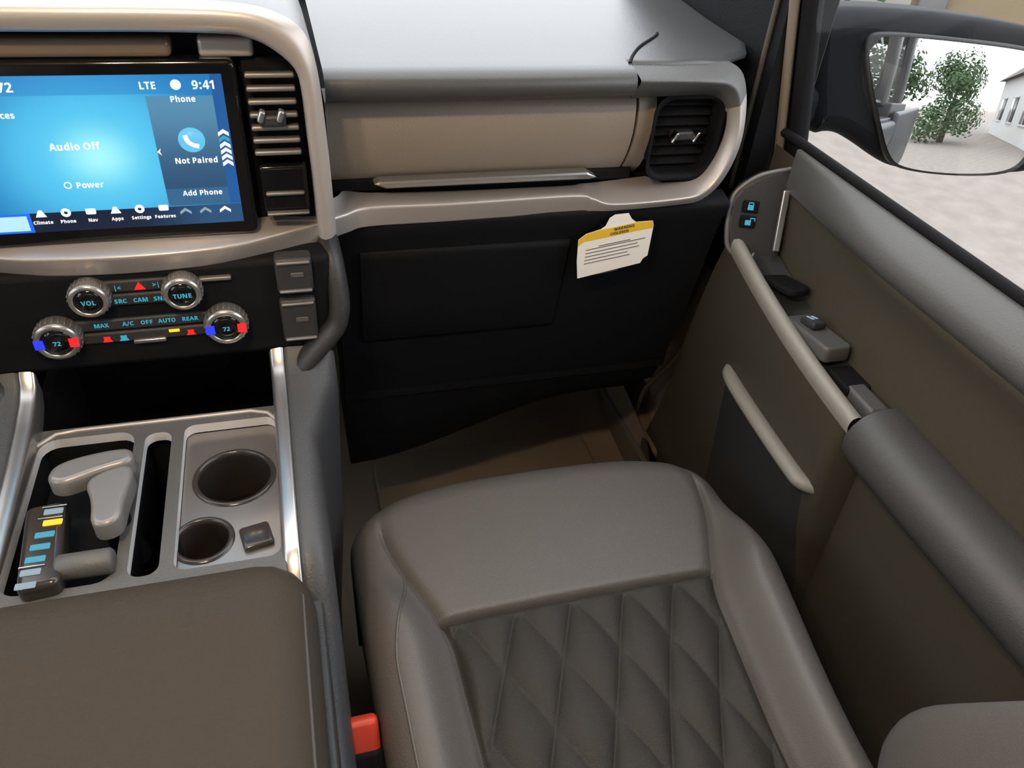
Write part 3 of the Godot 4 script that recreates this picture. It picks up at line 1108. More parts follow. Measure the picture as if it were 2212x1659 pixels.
func build_console() -> void:
	var d := thing("center_console", "dark centre console with shifter bay, cup holders and padded armrest lid between the seats", "console", V(CX, 0.05, -0.3))
	var g := Geo.new()
	for s in [-1, 1]:
		g.box(V(CX + s * 0.150, 0.30, -0.30), V(0.016, 0.52, 1.0), 0.004)
	g.box(V(CX, 0.30, 0.19), V(0.30, 0.5, 0.02), 0.003)
	g.box(V(CX, 0.30, -0.757), V(0.30, 0.52, 0.012), 0.003)
	obj("body", g, M.dark_plastic, d)
	# tray plate with three openings
	var c := CSGCombiner3D.new()
	var plate := CSGBox3D.new()
	plate.size = V(0.262, 0.012, 0.27)
	plate.position = V(CX - 0.003, 0.582, -0.62)
	plate.material = M.soft_trim
	c.add_child(plate)
	c.add_child(hole(-0.296, -0.199, -0.738, -0.525, 0.018))
	c.add_child(hole(-0.188, -0.160, -0.730, -0.525, 0.012))
	c.add_child(hole(-0.147, -0.048, -0.736, -0.525, 0.012))
	put("tray_plate", c, d)
	g = Geo.new()
	var rim := PackedVector3Array()
	for q in [[-0.304, -0.52], [-0.304, -0.70], [-0.300, -0.728], [-0.282, -0.746], [-0.26, -0.749], [-0.075, -0.749], [-0.055, -0.742], [-0.046, -0.728]]:
		rim.append(V(q[0], 0.5885, q[1]))
	g.tube(rim, 0.0028, 8)
	obj("tray_rim", g, M.satin, d)
	# bay for the shifter, card slot and cup holder well
	for b in [[-0.2475, 0.098, "shifter_bay", 0.535], [-0.174, 0.029, "card_slot", 0.50], [-0.0975, 0.100, "cup_well", 0.49]]:
		g = Geo.new()
		var hw: float = b[1] / 2 + 0.002
		g.box(V(b[0], b[3] - 0.004, -0.63), V(hw * 2, 0.008, 0.22), 0.0)
		for s in [-1, 1]:
			g.box(V(b[0] + s * (hw - 0.001), (b[3] + 0.576) / 2, -0.63), V(0.002, 0.576 - b[3], 0.22), 0.0)
			g.box(V(b[0], (b[3] + 0.576) / 2, -0.63 + s * 0.109), V(hw * 2, 0.576 - b[3], 0.002), 0.0)
		obj(b[2], g, M.black_plastic, d)
	# cup holders: a bright sloping plate with two round cups
	c = CSGCombiner3D.new()
	plate = CSGBox3D.new()
	plate.size = V(0.098, 0.008, 0.205)
	plate.position = V(-0.0975, 0.571, -0.633)
	plate.material = M.cup_satin
	c.add_child(plate)
	for k in [[-0.094, -0.655, 0.040], [-0.124, -0.570, 0.027]]:
		var cy := CSGCylinder3D.new()
		cy.radius = k[2]
		cy.height = 0.1
		cy.sides = 40
		cy.position = V(k[0], 0.57, k[1])
		cy.operation = CSGShape3D.OPERATION_SUBTRACTION
		c.add_child(cy)
	var cp: Node3D = put("cup_plate", c, d)
	for k in [[-0.094, -0.655, 0.040], [-0.124, -0.570, 0.027]]:
		g = Geo.new()
		var up := T(k[0], 0.50, k[1], Basis(Vector3.RIGHT, -PI / 2))
		g.lathe(up, [Vector2(k[2] - 0.002, 0.005), Vector2(k[2] - 0.001, 0.069), Vector2(k[2] - 0.002, 0.0765), Vector2(k[2] + 0.002, 0.0778), Vector2(k[2] + 0.004, 0.0755)], 36)
		obj("cup", g, M.gloss_dark, d)
		g = Geo.new()
		g.lathe(up, [Vector2(k[2] - 0.003, 0.003), Vector2(k[2] - 0.003, 0.008), Vector2(k[2] * 0.5, 0.009), Vector2(0, 0.0092)], 30)
		obj("cup_mat", g, M.rubber, d)
	g = Geo.new()
	g.rbox(T(-0.072, 0.5775, -0.562, Basis(Vector3.UP, 0.2)), V(0.030, 0.008, 0.030), 0.003, 0.01)
	obj("cup_tab", g, M.gloss_dark, d)
	# side rails that rise to the dashboard
	for s in [1, -1]:
		var zs := [[-0.30, 0.45], [-0.42, 0.48], [-0.485, 0.560], [-0.51, 0.586], [-0.53, 0.5935], [-0.60, 0.598], [-0.68, 0.605], [-0.73, 0.612], [-0.765, 0.620], [-0.785, 0.630], [-0.795, 0.642]]
		var strip := []
		var side := []
		for q in zs:
			var fl := smoothstep(-0.68, -0.79, q[0])
			var a := PackedVector3Array()
			for p in [[-0.0470, -0.030], [-0.0468, -0.004], [-0.0450, -0.0008], [-0.0425, 0.0006], [-0.0330, 0.0016], [-0.0305, 0.001], [-0.0305, -0.006]]:
				a.append(V(p[0], q[1] + p[1], q[0]))
			var b := PackedVector3Array()
			for p in [[-0.0305, -0.004], [-0.0300, 0.0002], [-0.0250, 0.0016], [-0.0140 + 0.012 * fl, 0.0006], [-0.0060 + 0.022 * fl, -0.006 + 0.004 * fl], [-0.0015 + 0.03 * fl, -0.018 + 0.006 * fl], [0.000 + 0.03 * fl, -0.05], [0.000 + 0.02 * fl, -0.30], [0.0, -0.50]]:
				b.append(V(p[0], q[1] + p[1], q[0]))
			for r in [a, b]:
				if s < 0:
					for i in r.size():
						r[i].x = 2 * CX - r[i].x
			strip.append(a)
			side.append(b)
		g = Geo.new()
		g.loft(strip, false, false, false)
		g.fan(strip[strip.size() - 1], true)
		obj("rail_strip", g, M.chrome if false else M.bright_strip, d)
		g = Geo.new()
		g.loft(side, false, false, false)
		obj("side_panel", g, M.rail_side, d)
	# armrest lid
	g = Geo.new()
	g.rbox(T(CX, 0.576, -0.155, Basis(Vector3.RIGHT, -PI / 2)), V(0.304, 0.70, 0.105), 0.045, 0.05, 8)
	var lid := obj("armrest_lid", g, M.lid_leather, d)
	lid.set_meta("label", "padded grey armrest lid")
	g = Geo.new()
	for s in [-1, 1]:
		g.tube(spline([V(CX + s * 0.142, 0.6100, -0.455), V(CX + s * 0.142, 0.6110, -0.3), V(CX + s * 0.142, 0.6110, 0.15)], 6), 0.0018, 6)
	obj("lid_seam", g, M.thread, lid)


# ------------------------------------------------------------------ shifter

func softened(p: PackedVector2Array) -> PackedVector2Array:
	# corners cut twice, as Chaikin does
	for k in 2:
		var out := PackedVector2Array()
		for i in p.size():
			var q := p[(i + 1) % p.size()]
			out.append(p[i].lerp(q, 0.25))
			out.append(p[i].lerp(q, 0.75))
		p = out
	return p


func build_shifter() -> void:
	var d := thing("gear_shifter", "silver grey shift lever lying in the console bay", "gear lever", V(-0.215, 0.54, -0.62))
	var g := Geo.new()
	g.lathe(T(-0.202, 0.535, -0.60, Basis(Vector3.RIGHT, -PI / 2)), [Vector2(0.02, 0.0), Vector2(0.016, 0.02), Vector2(0.012, 0.05), Vector2(0.012, 0.075)], 20)
	obj("stalk", g, M.black_plastic, d)
	g = Geo.new()
	var outline := PackedVector2Array([Vector2(-0.262, 0.632), Vector2(-0.264, 0.644), Vector2(-0.258, 0.656), Vector2(-0.240, 0.664), Vector2(-0.212, 0.669), Vector2(-0.192, 0.669), Vector2(-0.186, 0.660), Vector2(-0.187, 0.646), Vector2(-0.215, 0.640), Vector2(-0.236, 0.630), Vector2(-0.250, 0.626)])
	g.prism(T(0, 0.606, 0, Basis(Vector3.RIGHT, -PI / 2)), softened(outline), 0.020, 0.006, true)
	obj("grip_cap", g, M.shifter_grey, d)
	g = Geo.new()
	outline = PackedVector2Array([Vector2(-0.229, 0.626), Vector2(-0.214, 0.640), Vector2(-0.188, 0.646), Vector2(-0.184, 0.630), Vector2(-0.189, 0.60), Vector2(-0.190, 0.566), Vector2(-0.216, 0.563), Vector2(-0.219, 0.60)])
	g.prism(T(0, 0.602, 0, Basis(Vector3.RIGHT, -PI / 2)), softened(outline), 0.022, 0.005, true)
	obj("handle", g, M.shifter_grey, d)
	# lit gear letters beside the lever
	var e := thing("gear_indicator", "column of small lit gear marks beside the shift lever, one orange", "indicator", V(-0.258, 0.58, -0.565))
	g = Geo.new()
	g.rbox(T(-0.262, 0.592, -0.570, Basis(Vector3.UP, 0.10) * Basis(Vector3.RIGHT, -PI / 2)), V(0.036, 0.106, 0.026), 0.006, 0.008)
	obj("housing", g, M.gloss_dark, e)
	for k in 7:
		var z := -0.609 + k * 0.0148
		var x := -0.2575 - k * 0.0014
		g = Geo.new()
		var lit: StandardMaterial3D = M.amber_mark if k == 1 else (M.cyan_mark if k in [2, 3, 4] else M.pale_mark)
		g.rbox(T(x + (0.003 if k == 1 else 0.0), 0.6055, z, Basis(Vector3.RIGHT, -PI / 2)), V(0.017, 0.0068, 0.002), 0.0009)
		obj("gear_light", g, lit, e)
		if k in [0, 1, 5]:
			g = Geo.new()
			g.rbox(T(x, 0.6057, z - 0.0066, Basis(Vector3.RIGHT, -PI / 2)), V(0.022, 0.0018, 0.0016), 0.0006)
			obj("divider", g, M.chrome, e)
	# roller at the rear of the bay
	g = Geo.new()
	g.lathe(T(-0.247, 0.596, -0.543, Basis(Vector3.UP, PI / 2)), [Vector2(0.0, 0.0), Vector2(0.010, 0.0), Vector2(0.0125, 0.003), Vector2(0.0125, 0.046), Vector2(0.010, 0.049), Vector2(0.0, 0.049)], 24)
	obj("bay_ledge", g, M.soft_trim, find_child("center_console", false, false))


# ------------------------------------------------------------------ seat

const SX := 0.285

func seam_at(z: float) -> float:
	# half width of the middle of the cushion: wide at the front, narrower behind the cross seam
	return lerpf(0.168, 0.222, smoothstep(-0.47, -0.68, z))


func seat_height(dx: float, z: float) -> float:
	var ad := absf(dx)
	var w := seam_at(z)
	var y := 0.428 + 0.010 * (1 - pow(ad / 0.27, 2.0))
	# bolsters beside the quilted middle, growing from the front edge backwards
	var a := smoothstep(-0.665, -0.50, z)
	y += 0.046 * a * smoothstep(w - 0.004, w + 0.052, ad)
	# thigh pad swells a little towards the cross seam, which is drawn in
	y += 0.004 * smoothstep(-0.516, -0.53, z) * smoothstep(w, w - 0.02, ad)
	if ad < w + 0.004:
		y -= 0.012 * exp(-pow((z + 0.519) / 0.0030, 2.0))
	# seams along the bolsters
	y -= 0.007 * exp(-pow((ad - w) / 0.0045, 2.0)) * smoothstep(-0.70, -0.65, z)
	# quilting in long padded diamonds
	if z > -0.519 and ad < w:
		var p := dx / 0.069 + (z + 0.52) / 0.150 + 0.25
		var q := dx / 0.069 - (z + 0.52) / 0.150 + 0.25
		var soft := smoothstep(w, w - 0.016, ad) * smoothstep(-0.519, -0.507, z)
		y += soft * 0.0125 * (pow(absf(sin(PI * p)), 0.55) * (0.35 + 0.65 * pow(absf(sin(PI * q)), 0.7)) - 0.5)
	return y


func seat_point(dx: float, t: float) -> Vector3:
	# t: metres along the seat from its rear, over the front edge and down
	var ad := absf(dx)
	var hw := 0.262
	var zr := -0.10
	var zf := -0.762 + 0.050 * pow(ad / hw, 4.0)
	var R := 0.060
	var flat := absf(zf - zr) - R
	var z: float
	var drop := 0.0
	if t < flat:
		z = zr - t
	elif t < flat + R * PI / 2:
		var a := (t - flat) / R
		z = zr - flat - R * sin(a)
		drop = R * (1 - cos(a))
	else:
		z = zr - flat - R + 0.15 * (t - flat - R * PI / 2)
		drop = R + (t - flat - R * PI / 2)
	var y := seat_height(dx, z) - drop
	# rounded shoulders at the sides
	var e := clampf((ad - (hw - 0.042)) / 0.042, 0, 1)
	y -= 0.045 * (1 - sqrt(maxf(0.0, 1 - e * e)))
	var narrow := 0.80 if dx > 0 else 0.97
	return V(SX + dx * lerpf(narrow, 1.0, smoothstep(-0.22, -0.62, z)), y, z)


# part of the cushion: middle (side 0) or one bolster (side 1 or -1) with the skirt below it
func seat_patch(side: int, t0: float, t1: float, nd: int, nt: int) -> Geo:
	var g := Geo.new()
	var rows := []
	for i in nt + 1:
		var row := PackedVector3Array()
		var t := lerpf(t0, t1, float(i) / nt)
		var w := seam_at(-0.10 - t)
		for j in nd + 1:
			var u := float(j) / nd
			row.append(seat_point(lerpf(-w, w, u) if side == 0 else side * lerpf(w, 0.262, u), t))
		if side != 0:
			var p := seat_point(side * 0.262, t)
			var yb := minf(p.y - 0.01, 0.24)
			for k in [0.12, 0.5, 1.0]:
				row.append(V(p.x + side * (0.006 * sin(k * PI) - 0.012 * k), lerpf(p.y, yb, k), p.z))
		rows.append(row)
	g.grid(rows)
	return g


func build_seat() -> void:
	var d := thing("passenger_seat", "grey leather passenger seat with a diamond-quilted cushion", "car seat", V(SX, 0.05, -0.4))
	obj("quilted_panel", seat_patch(0, 0.0, 0.419, 180, 220), M.shaded_leather, d)  # shade of the rear cushion is painted in by the darker leather copy
	obj("thigh_pad", seat_patch(0, 0.419, 0.80, 70, 150), M.leather, d)
	obj("side_bolster", seat_patch(1, 0.0, 0.80, 36, 170), M.leather, d)
	obj("side_bolster", seat_patch(-1, 0.0, 0.80, 36, 170), M.leather, d)
	var g := Geo.new()
	# piping that leaves the seam of the inner bolster and runs back along its crest
	var line := PackedVector3Array()
	for k in 36:
		line.append(seat_point(-lerpf(0.205, 0.236, smoothstep(0.0, 0.35, k / 35.0)), 0.50 - k * 0.0125) + V(0, 0.0006, 0))
	g.tube(line, 0.0016, 6)
	obj("piping", g, M.leather, d)
	g = Geo.new()
	g.rbox(T(SX, 0.24, -0.38), V(0.46, 0.12, 0.54), 0.02)
	g.rbox(T(SX, 0.12, -0.36), V(0.38, 0.14, 0.44), 0.01)
	obj("seat_base", g, M.black_plastic, d)
	g = Geo.new()
	g.rbox(T(0.558, 0.37, -0.485, Basis(Vector3.BACK, -0.1)), V(0.022, 0.022, 0.06), 0.008)
	obj("seat_switch", g, M.soft_trim, d)
	# backrest, leaning back, with deep side bolsters
	var rings := []
	for k in 37:
		var t := k / 36.0
		var y := lerpf(0.42, 1.06, t)
		var zc := -0.165 + 0.42 * (y - 0.42)
		var wide := 0.265 * (1 - 0.25 * pow(maxf(0, t - 0.6) / 0.4, 2.0))
		var round_ := sqrt(maxf(0.02, 1 - pow(maxf(0.0, 0.30 - t) / 0.30, 2.0)))
		var ring := PackedVector3Array()
		for j in 81:
			var u := lerpf(-1, 1, j / 80.0)
			var bol := 0.165 * exp(-pow((absf(u) - 0.78) / 0.22, 2.0)) * (1 - 0.5 * t)
			var edge := sqrt(maxf(0.0, 1 - pow(clampf((absf(u) - 0.70) / 0.3, 0, 1), 2.0)))
			ring.append(V(SX + u * wide, y, zc + 0.05 - (0.06 + bol) * edge * round_))
		ring.append(V(SX + wide * 0.95, y, zc + 0.13))
		ring.append(V(SX - wide * 0.95, y, zc + 0.13))
		rings.append(ring)
	g = Geo.new()
	g.loft(rings)
	obj("backrest", g, M.leather, d)
# ------------------------------------------------------------------ passenger door

func arm_y(z: float) -> float:
	# height of the armrest's inner edge: level at the rear, rising towards the front
	return 0.620 + 0.075 * pow(clampf((-0.40 - z) / 0.49, 0, 1), 2.2)


func door_loft(g: Geo, z0: float, z1: float, n: int, prof: Callable, cap0 := false, cap1 := false) -> void:
	var rings := []
	for i in n + 1:
		rings.append(prof.call(lerpf(z0, z1, float(i) / n)))
	g.loft(rings, false, false, false)
	if cap0:
		g.fan(rings[0], false)
	if cap1:
		g.fan(rings[n], true)


func build_door() -> void:
	var d := thing("car_door", "dark grey passenger door with armrest, pull pocket and lit lock switches", "car door", V(0.68, 0.08, -0.3))
	# window sill pad and the panel below it
	var g := Geo.new()
	door_loft(g, -0.875, 0.40, 32, func(z: float) -> PackedVector3Array:
		var a := PackedVector3Array()
		var k := smoothstep(-0.90, -0.62, z)
		for p in [[0.700, 0.815], [0.690, 0.830], [0.676, 0.832], [0.662, 0.829], [0.646, 0.822], [0.635, 0.811], [0.630, 0.799], [0.631, 0.788], [0.637, 0.779], [0.645, 0.772]]:
			a.append(V(lerpf(0.662, p[0], k) if p[0] < 0.662 else p[0], p[1], z))
		return a)
	obj("sill_pad", g, M.soft_trim, d)
	g = Geo.new()
	g.tube(spline([V(0.672, 0.834, -0.93), V(0.672, 0.834, -0.4), V(0.672, 0.834, 0.4)], 4), 0.007, 8)
	obj("glass_seal", g, M.rubber, d)
	g = Geo.new()
	door_loft(g, -0.93, 0.40, 28, func(z: float) -> PackedVector3Array:
		var a := PackedVector3Array()
		var y := arm_y(z)
		var k := smoothstep(-0.90, -0.62, z)
		for p in [[0.648, 0.776], [0.645, 0.770], [0.648, 0.760], [0.655, 0.745], [0.660, 0.72], [0.660, 0.69], [0.659, 0.66], [0.66, 0.60]]:
			a.append(V(lerpf(0.666, p[0], k), p[1] + 0.04 * (1 - k) * smoothstep(0.70, 0.776, p[1]), z))
		return a)
	obj("upper_panel", g, M.door_plastic, d)
	# front half of the armrest: a hard tray with a pale rim
	g = Geo.new()
	door_loft(g, -0.885, -0.548, 24, func(z: float) -> PackedVector3Array:
		var a := PackedVector3Array()
		var y := arm_y(z)
		for p in [[0.619, -0.014], [0.616, -0.001], [0.612, 0.003], [0.606, 0.004], [0.600, 0.002], [0.5975, -0.003], [0.597, -0.010], [0.600, -0.02]]:
			a.append(V(p[0], y + 0.010 + p[1], z))
		return a)
	obj("armrest_rim", g, M.rim_trim, d)
	g = Geo.new()
	door_loft(g, -0.875, -0.548, 20, func(z: float) -> PackedVector3Array:
		var a := PackedVector3Array()
		var y := arm_y(z)
		for p in [[0.618, 0.006], [0.623, -0.001], [0.640, 0.001], [0.662, 0.004]]:
			a.append(V(p[0], y + p[1], z))
		return a)
	obj("armrest_tray", g, M.dark_plastic, d)
	# dark pull pocket, window switch and grab recess in the tray
	g = Geo.new()
	var tilt := Basis(Vector3.RIGHT, -PI / 2 - 0.22)
	g.rbox(T(0.640, arm_y(-0.80) + 0.003, -0.80, tilt), V(0.036, 0.105, 0.010), 0.003, 0.012)
	obj("pull_pocket", g, M.rubber, d)
	g = Geo.new()
	g.tube(spline([V(0.622, 0.672, -0.845), V(0.628, 0.684, -0.858), V(0.645, 0.690, -0.858), V(0.656, 0.690, -0.850)], 5), 0.003, 6)
	obj("pocket_rim", g, M.satin_dark, d)
	g = Geo.new()
	g.rbox(T(0.636, 0.6515, -0.69, Basis(Vector3.RIGHT, -PI / 2 - 0.12)), V(0.040, 0.095, 0.022), 0.004, 0.008)
	var ws := obj("window_switch", g, M.soft_trim, d)
	g = Geo.new()
	g.rbox(T(0.636, 0.665, -0.705, Basis(Vector3.RIGHT, -PI / 2 - 0.3)), V(0.020, 0.030, 0.010), 0.003)
	obj("rocker", g, M.dark_plastic, ws)
	g = Geo.new()
	g.rbox(T(0.632, 0.6712, -0.708, Basis(Vector3.RIGHT, -PI / 2 - 0.3)), V(0.003, 0.014, 0.001), 0.0004)
	g.rbox(T(0.638, 0.6712, -0.708, Basis(Vector3.RIGHT, -PI / 2 - 0.3)), V(0.003, 0.012, 0.001), 0.0004)
	obj("switch_light", g, M.pale_mark, ws)
	g = Geo.new()
	g.rbox(T(0.642, 0.634, -0.618, Basis(Vector3.RIGHT, -PI / 2)), V(0.036, 0.050, 0.014), 0.004, 0.008)
	obj("grab_recess", g, M.rubber, d)
	g = Geo.new()
	g.rbox(T(0.640, 0.630, -0.578, Basis(Vector3.RIGHT, -PI / 2)), V(0.026, 0.052, 0.024), 0.004)
	obj("grab_insert", g, M.soft_trim, d)
	# rear half of the armrest: a soft pad
	g = Geo.new()
	door_loft(g, -0.545, 0.40, 22, func(z: float) -> PackedVector3Array:
		var a := PackedVector3Array()
		var y := arm_y(z)
		for p in [[0.664, 0.016], [0.652, 0.020], [0.640, 0.021], [0.624, 0.019], [0.610, 0.013], [0.600, 0.002], [0.595, -0.012], [0.597, -0.030], [0.605, -0.046], [0.620, -0.056], [0.650, -0.060]]:
			a.append(V(p[0], y + 0.004 + p[1], z))
		return a, true)
	obj("armrest_pad", g, M.arm_leather, d)
	# lower panel: a front section with the map pocket, and a rear section set back below the armrest pad
	var rows := []
	for part in 2:
		g = Geo.new()
		rows = []
		for i in 13:
			var t := i / 12.0
			var row := PackedVector3Array()
			for j in 19:
				var u := j / 18.0
				var zf := lerpf(-1.10, -0.885, pow(t, 0.9))
				var z := lerpf(zf, -0.556, u) if part == 0 else lerpf(-0.552, 0.40, u)
				var y := lerpf(0.10, arm_y(z) - (0.0 if part == 0 else 0.04), t)
				# the front section tucks in a little at its rear edge
				var tuck := (0.004 if part == 0 and j == 18 else 0.0) + (0.006 if part == 1 else 0.0)
				row.append(V(0.655 - (0.055 if part == 0 else 0.012) * smoothstep(0.0, 1.0, t) + tuck, y, z))
			if part == 0:
				row.append(V(0.662, row[18].y, -0.550))
			rows.append(row)
		g.grid(rows)
		obj("lower_panel", g, M.door_plastic, d)
	g = Geo.new()
	g.rbox(T(0.622, 0.532, -0.66, Basis(Vector3.UP, PI / 2)), V(0.18, 0.045, 0.016), 0.005, 0.02)
	obj("pocket_mouth", g, M.rubber, d)
	g = Geo.new()
	g.tube(spline([V(0.620, 0.512, -0.815), V(0.606, 0.510, -0.79), V(0.602, 0.503, -0.70), V(0.602, 0.497, -0.61), V(0.606, 0.495, -0.588), V(0.622, 0.494, -0.575)], 6), 0.013, 10, 0.8)
	obj("pocket_lip", g, M.rim_trim, d)
	g = Geo.new()
	rows = []
	for i in 6:
		var row := PackedVector3Array()
		var t := i / 5.0
		for z in [-0.83, -0.80, -0.70, -0.60, -0.56]:
			row.append(V(0.603 + 0.03 * t + (0.02 if z in [-0.83, -0.56] else 0.0), lerpf(0.500, 0.14, t), z))
		rows.append(row)
	g.grid(rows)
	obj("pocket_front", g, M.dark_plastic, d)
	# upright plate with the lock switches at the front end of the armrest
	var n := V(-0.35, 0.30, 0.89).normalized()
	var ax := Vector3.UP.cross(n).normalized()
	var ay := n.cross(ax)
	var org := V(0.622, 0.735, -0.875)
	var xf := Transform3D(Basis(ax, ay, n), org)
	var poly := PackedVector2Array()
	for p in [V(0.595, 0.683, -0.868), V(0.589, 0.717, -0.882), V(0.593, 0.754, -0.893), V(0.606, 0.773, -0.894), V(0.631, 0.79, -0.89), V(0.668, 0.802, -0.879), V(0.668, 0.775, -0.872), V(0.664, 0.73, -0.857), V(0.661, 0.681, -0.842), V(0.629, 0.672, -0.852)]:
		var q: Vector3 = xf.affine_inverse() * p
		poly.append(Vector2(q.x, q.y))
	g = Geo.new()
	g.prism(xf * T(0, 0, -0.03), poly, 0.030, 0.006, true)
	var plate := obj("lock_plate", g, M.dark_plastic, d)
	g = Geo.new()
	var edge := PackedVector3Array()
	for i in [9, 0, 1, 2, 3, 4, 5]:
		edge.append(xf * V(poly[i].x * 0.97, poly[i].y * 0.97, -0.003))
	g.tube(spline(Array(edge), 5), 0.0038, 8)
	obj("plate_rim", g, M.satin_dark, plate)
	for k in 2:
		g = Geo.new()
		var at := xf * T(-0.006, 0.012 - k * 0.021, 0.001)
		g.rbox(at, V(0.022, 0.017, 0.005), 0.002)
		var b := obj("lock_button", g, M.black_plastic, plate)
		g = Geo.new()
		if k == 0:
			g.rbox(at * T(0, -0.001, 0.0027), V(0.008, 0.007, 0.0006), 0.0002)
			g.tube(PackedVector3Array([at * V(-0.003, 0.002, 0.0027), at * V(-0.003, 0.0055, 0.0027), at * V(0.003, 0.0055, 0.0027), at * V(0.003, 0.002, 0.0027)]), 0.0009, 5)
		else:
			g.rbox(at * T(0, -0.001, 0.0027), V(0.008, 0.007, 0.0006), 0.0002)
			g.tube(PackedVector3Array([at * V(0.003, 0.002, 0.0027), at * V(0.003, 0.0055, 0.0027), at * V(0.009, 0.0055, 0.0027), at * V(0.009, 0.002, 0.0027)]), 0.0009, 5)
		obj("lock_light", g, M.cyan_mark, b)
	g = Geo.new()
	g.rbox(T(0.654, 0.735, -0.853, Basis(Vector3.UP, -0.3) * Basis(Vector3.RIGHT, -0.32)), V(0.010, 0.085, 0.006), 0.002)
	obj("plate_strip", g, M.bright_strip, plate)
	# frame of the door window: front upright and top rail, leaning inwards with the glass
	g = Geo.new()
	g.tube(PackedVector3Array([V(0.700, 0.78, -0.918), V(0.665, 0.95, -0.920), V(0.572, 1.42, -0.93), V(0.56, 1.455, -0.90), V(0.56, 1.465, -0.4), V(0.56, 1.465, 0.4)]), 0.014, 8)
	obj("window_frame", g, M.rubber, d)
	for q in [[-0.014, -0.932, 0.007, "carpet_edge"], [-0.034, -0.958, 0.004, "door_plastic"]]:
		g = Geo.new()
		var line := []
		for y in [0.74, 0.85, 1.0, 1.2, 1.4]:
			line.append(V(0.629 if q[0] < -0.03 else 0.68 - 0.2 * (y - 0.85) + q[0], minf(y, 1.28 if q[0] < -0.03 else 2.0), q[1]))
		g.tube(spline(line, 4), q[2], 8)
		obj("frame_seal", g, M[q[3]], d)
	g = Geo.new()
	g.box(V(0.80, 0.17, -0.28), V(0.06, 1.10, 1.30), 0.03)
	g.box(V(0.73, 0.72, -0.28), V(0.12, 0.03, 1.30), 0.01)
	obj("outer_skin", g, M.body_paint, d)
	pane([V(0.684, 0.82, -0.90), V(0.684, 0.82, 0.40), V(0.562, 1.45, 0.40), V(0.562, 1.45, -0.90)], "window_2", "passenger side glass")


# ------------------------------------------------------------------ side mirror

func build_mirror() -> void:
	var d := thing("side_mirror", "black door mirror outside the passenger window", "mirror", V(0.80, 0.78, -1.05))
	var turned := Transform3D(Basis(Vector3.UP, -0.36) * Basis(Vector3.RIGHT, -0.13), V(1.03, 0.82, -1.03))
	var outline := PackedVector2Array([Vector2(-0.197, -0.065), Vector2(-0.219, 0.007), Vector2(-0.234, 0.075), Vector2(-0.237, 0.111), Vector2(-0.221, 0.132), Vector2(-0.146, 0.139), Vector2(-0.040, 0.140), Vector2(0.075, 0.134), Vector2(0.140, 0.125), Vector2(0.186, 0.093), Vector2(0.221, 0.013), Vector2(0.225, -0.053), Vector2(0.193, -0.086), Vector2(0.122, -0.098), Vector2(0.032, -0.105), Vector2(-0.038, -0.104), Vector2(-0.077, -0.090), Vector2(-0.119, -0.068), Vector2(-0.159, -0.052)])
	var g := Geo.new()
	g.prism(turned * T(0, 0, -0.13), softened(outline), 0.128, 0.03, true)
	obj("housing", g, M.mirror_shell, d)
	var gp := PackedVector2Array([Vector2(-0.152, 0.078), Vector2(-0.153, 0.096), Vector2(-0.138, 0.107), Vector2(-0.029, 0.108), Vector2(0.087, 0.105), Vector2(0.118, 0.098), Vector2(0.139, 0.068), Vector2(0.162, -0.015), Vector2(0.161, -0.068), Vector2(0.134, -0.092), Vector2(0.046, -0.102), Vector2(-0.036, -0.100), Vector2(-0.068, -0.085), Vector2(-0.106, -0.019), Vector2(-0.138, 0.043)])
	var gs := softened(gp)
	var inner := PackedVector2Array()
	for q in gs:
		inner.append(q * 0.945)
	g = Geo.new()
	g.prism(turned * T(0, 0, -0.02), gs, 0.026, 0.004, true)
	obj("glass_frame", g, M.dark_plastic, d)
	g = Geo.new()
	# convex glass, as on every passenger side
	var rings := []
	for k in 12:
		var s := k / 11.0
		var ring := PackedVector3Array()
		for q in inner:
			var w := q * s
			ring.append(turned * V(w.x, w.y, 0.0155 - w.length_squared() / 2.8))
		rings.append(ring)
	g.loft(rings, true, false, false)
	obj("mirror_glass", g, M.mirror_glass, d)
	g = Geo.new()
	g.rbox(T(0.79, 0.80, -1.12, Basis(Vector3.UP, 0.35)), V(0.14, 0.07, 0.07), 0.02)
	obj("arm", g, M.black_plastic, d)


# ------------------------------------------------------------------ small things

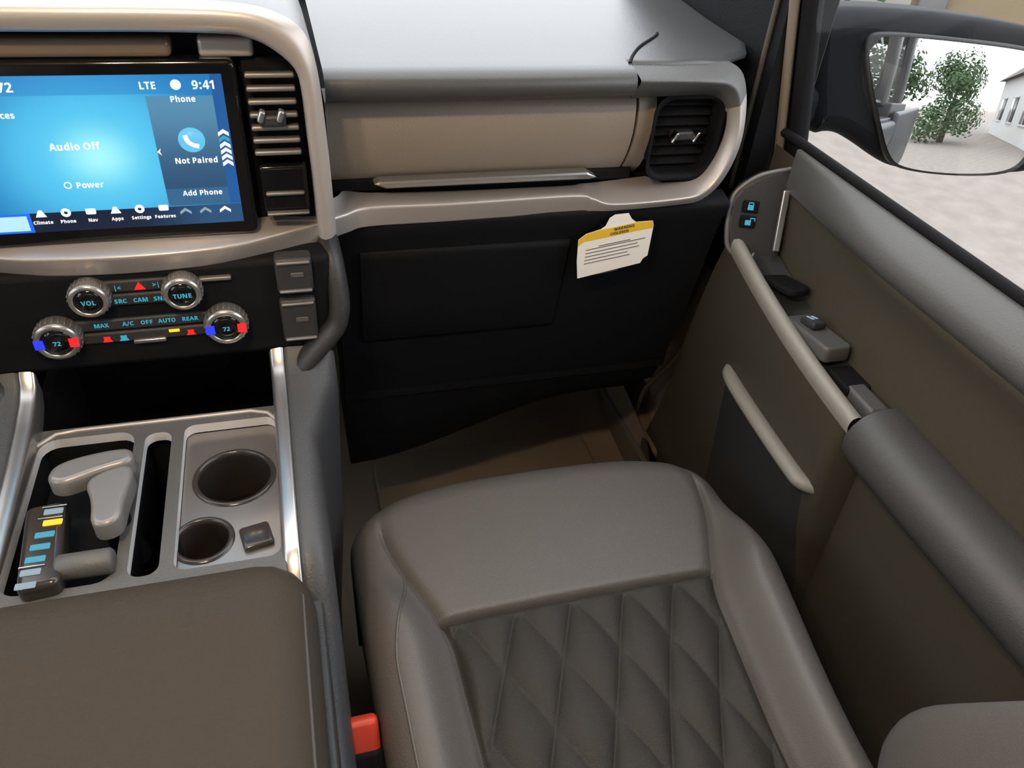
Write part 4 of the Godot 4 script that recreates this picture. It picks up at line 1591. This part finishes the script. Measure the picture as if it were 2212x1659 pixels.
func build_small_things() -> void:
	# warning card hanging from the glove box
	var d := thing("warning_tag", "white paper card with a yellow band hanging below the dashboard trim", "tag", V(0.41, 0.66, -0.86))
	var pts := [V(0.358, 0.723, 0), V(0.368, 0.731, 0), V(0.388, 0.7365, 0), V(0.394, 0.741, 0), V(0.398, 0.752, 0), V(0.405, 0.7565, 0), V(0.424, 0.7575, 0), V(0.430, 0.749, 0), V(0.437, 0.744, 0), V(0.461, 0.7445, 0), V(0.4635, 0.738, 0), V(0.463, 0.692, 0), V(0.457, 0.688, 0), V(0.454, 0.681, 0), V(0.364, 0.664, 0), V(0.360, 0.69, 0)]
	var poly := PackedVector2Array()
	for p in pts:
		poly.append(Vector2(p.x, p.y))
	var xf := T(0, 0, -0.862)
	var g := Geo.new()
	g.prism(xf, poly, 0.0007)
	obj("card", g, M.paper, d)
	g = Geo.new()
	g.prism(xf * T(0, 0, 0.0007), PackedVector2Array([Vector2(0.3585, 0.7135), Vector2(0.3585, 0.723), Vector2(0.368, 0.7308), Vector2(0.388, 0.7362), Vector2(0.400, 0.7375), Vector2(0.437, 0.7437), Vector2(0.461, 0.7443), Vector2(0.4632, 0.738), Vector2(0.4632, 0.7345), Vector2(0.366, 0.7195)]), 0.0003)
	obj("yellow_band", g, M.yellow_print, d)
	var slant := Basis(Vector3.BACK, 0.153)
	lettering("WARNING", T(0.421, 0.7375, -0.8608, slant), 0.0045, M.ink, d)
	lettering("CHILDREN", T(0.415, 0.7305, -0.8608, slant), 0.0040, M.ink, d)
	for k in 7:
		g = Geo.new()
		var w: float = [0.045, 0.085, 0.075, 0.078, 0.062, 0.066, 0.03][k]
		var y: float = 0.7205 - k * 0.0052 - (0.012 if k == 6 else 0.0)
		g.rbox(T(0.366 + w / 2 + (0.022 if k == 0 else 0.004) + (0.022 if k == 6 else 0.0), y + 0.153 * (w / 2 - 0.03) - 0.004, -0.8611, slant), V(w, 0.0011, 0.0003), 0.0001, -1, 1)
		obj("print_line", g, M.ink, d)
	# seat belt buckle between seat and console
	d = thing("seat_belt_buckle", "seat belt buckle with an orange-red button beside the grey seat", "seat belt", V(0.008, 0.30, -0.41))
	var b := Basis(Vector3.RIGHT, -0.95) * Basis(Vector3.UP, 0.0)
	g = Geo.new()
	g.rbox(T(0.007, 0.383, -0.398, b), V(0.043, 0.052, 0.085), 0.008)
	obj("housing", g, M.black_plastic, d)
	g = Geo.new()
	g.rbox(T(0.007, 0.430, -0.408, Basis(Vector3.RIGHT, -0.75)), V(0.037, 0.040, 0.022), 0.006)
	obj("release_button", g, M.red_button, d)
	g = Geo.new()
	g.box(V(0.004, 0.30, -0.38), V(0.03, 0.16, 0.02), 0.005)
	obj("stem", g, M.black_plastic, d)
	# rubber mat in the footwell
	g = Geo.new()
	g.rbox(T(0.33, 0.056, -1.0, Basis(Vector3.RIGHT, -PI / 2)), V(0.46, 0.40, 0.012), 0.004, 0.04)
	tag(obj("floor_mat", g, M.carpet), "dark brown mat on the footwell floor before the seat", "mat")
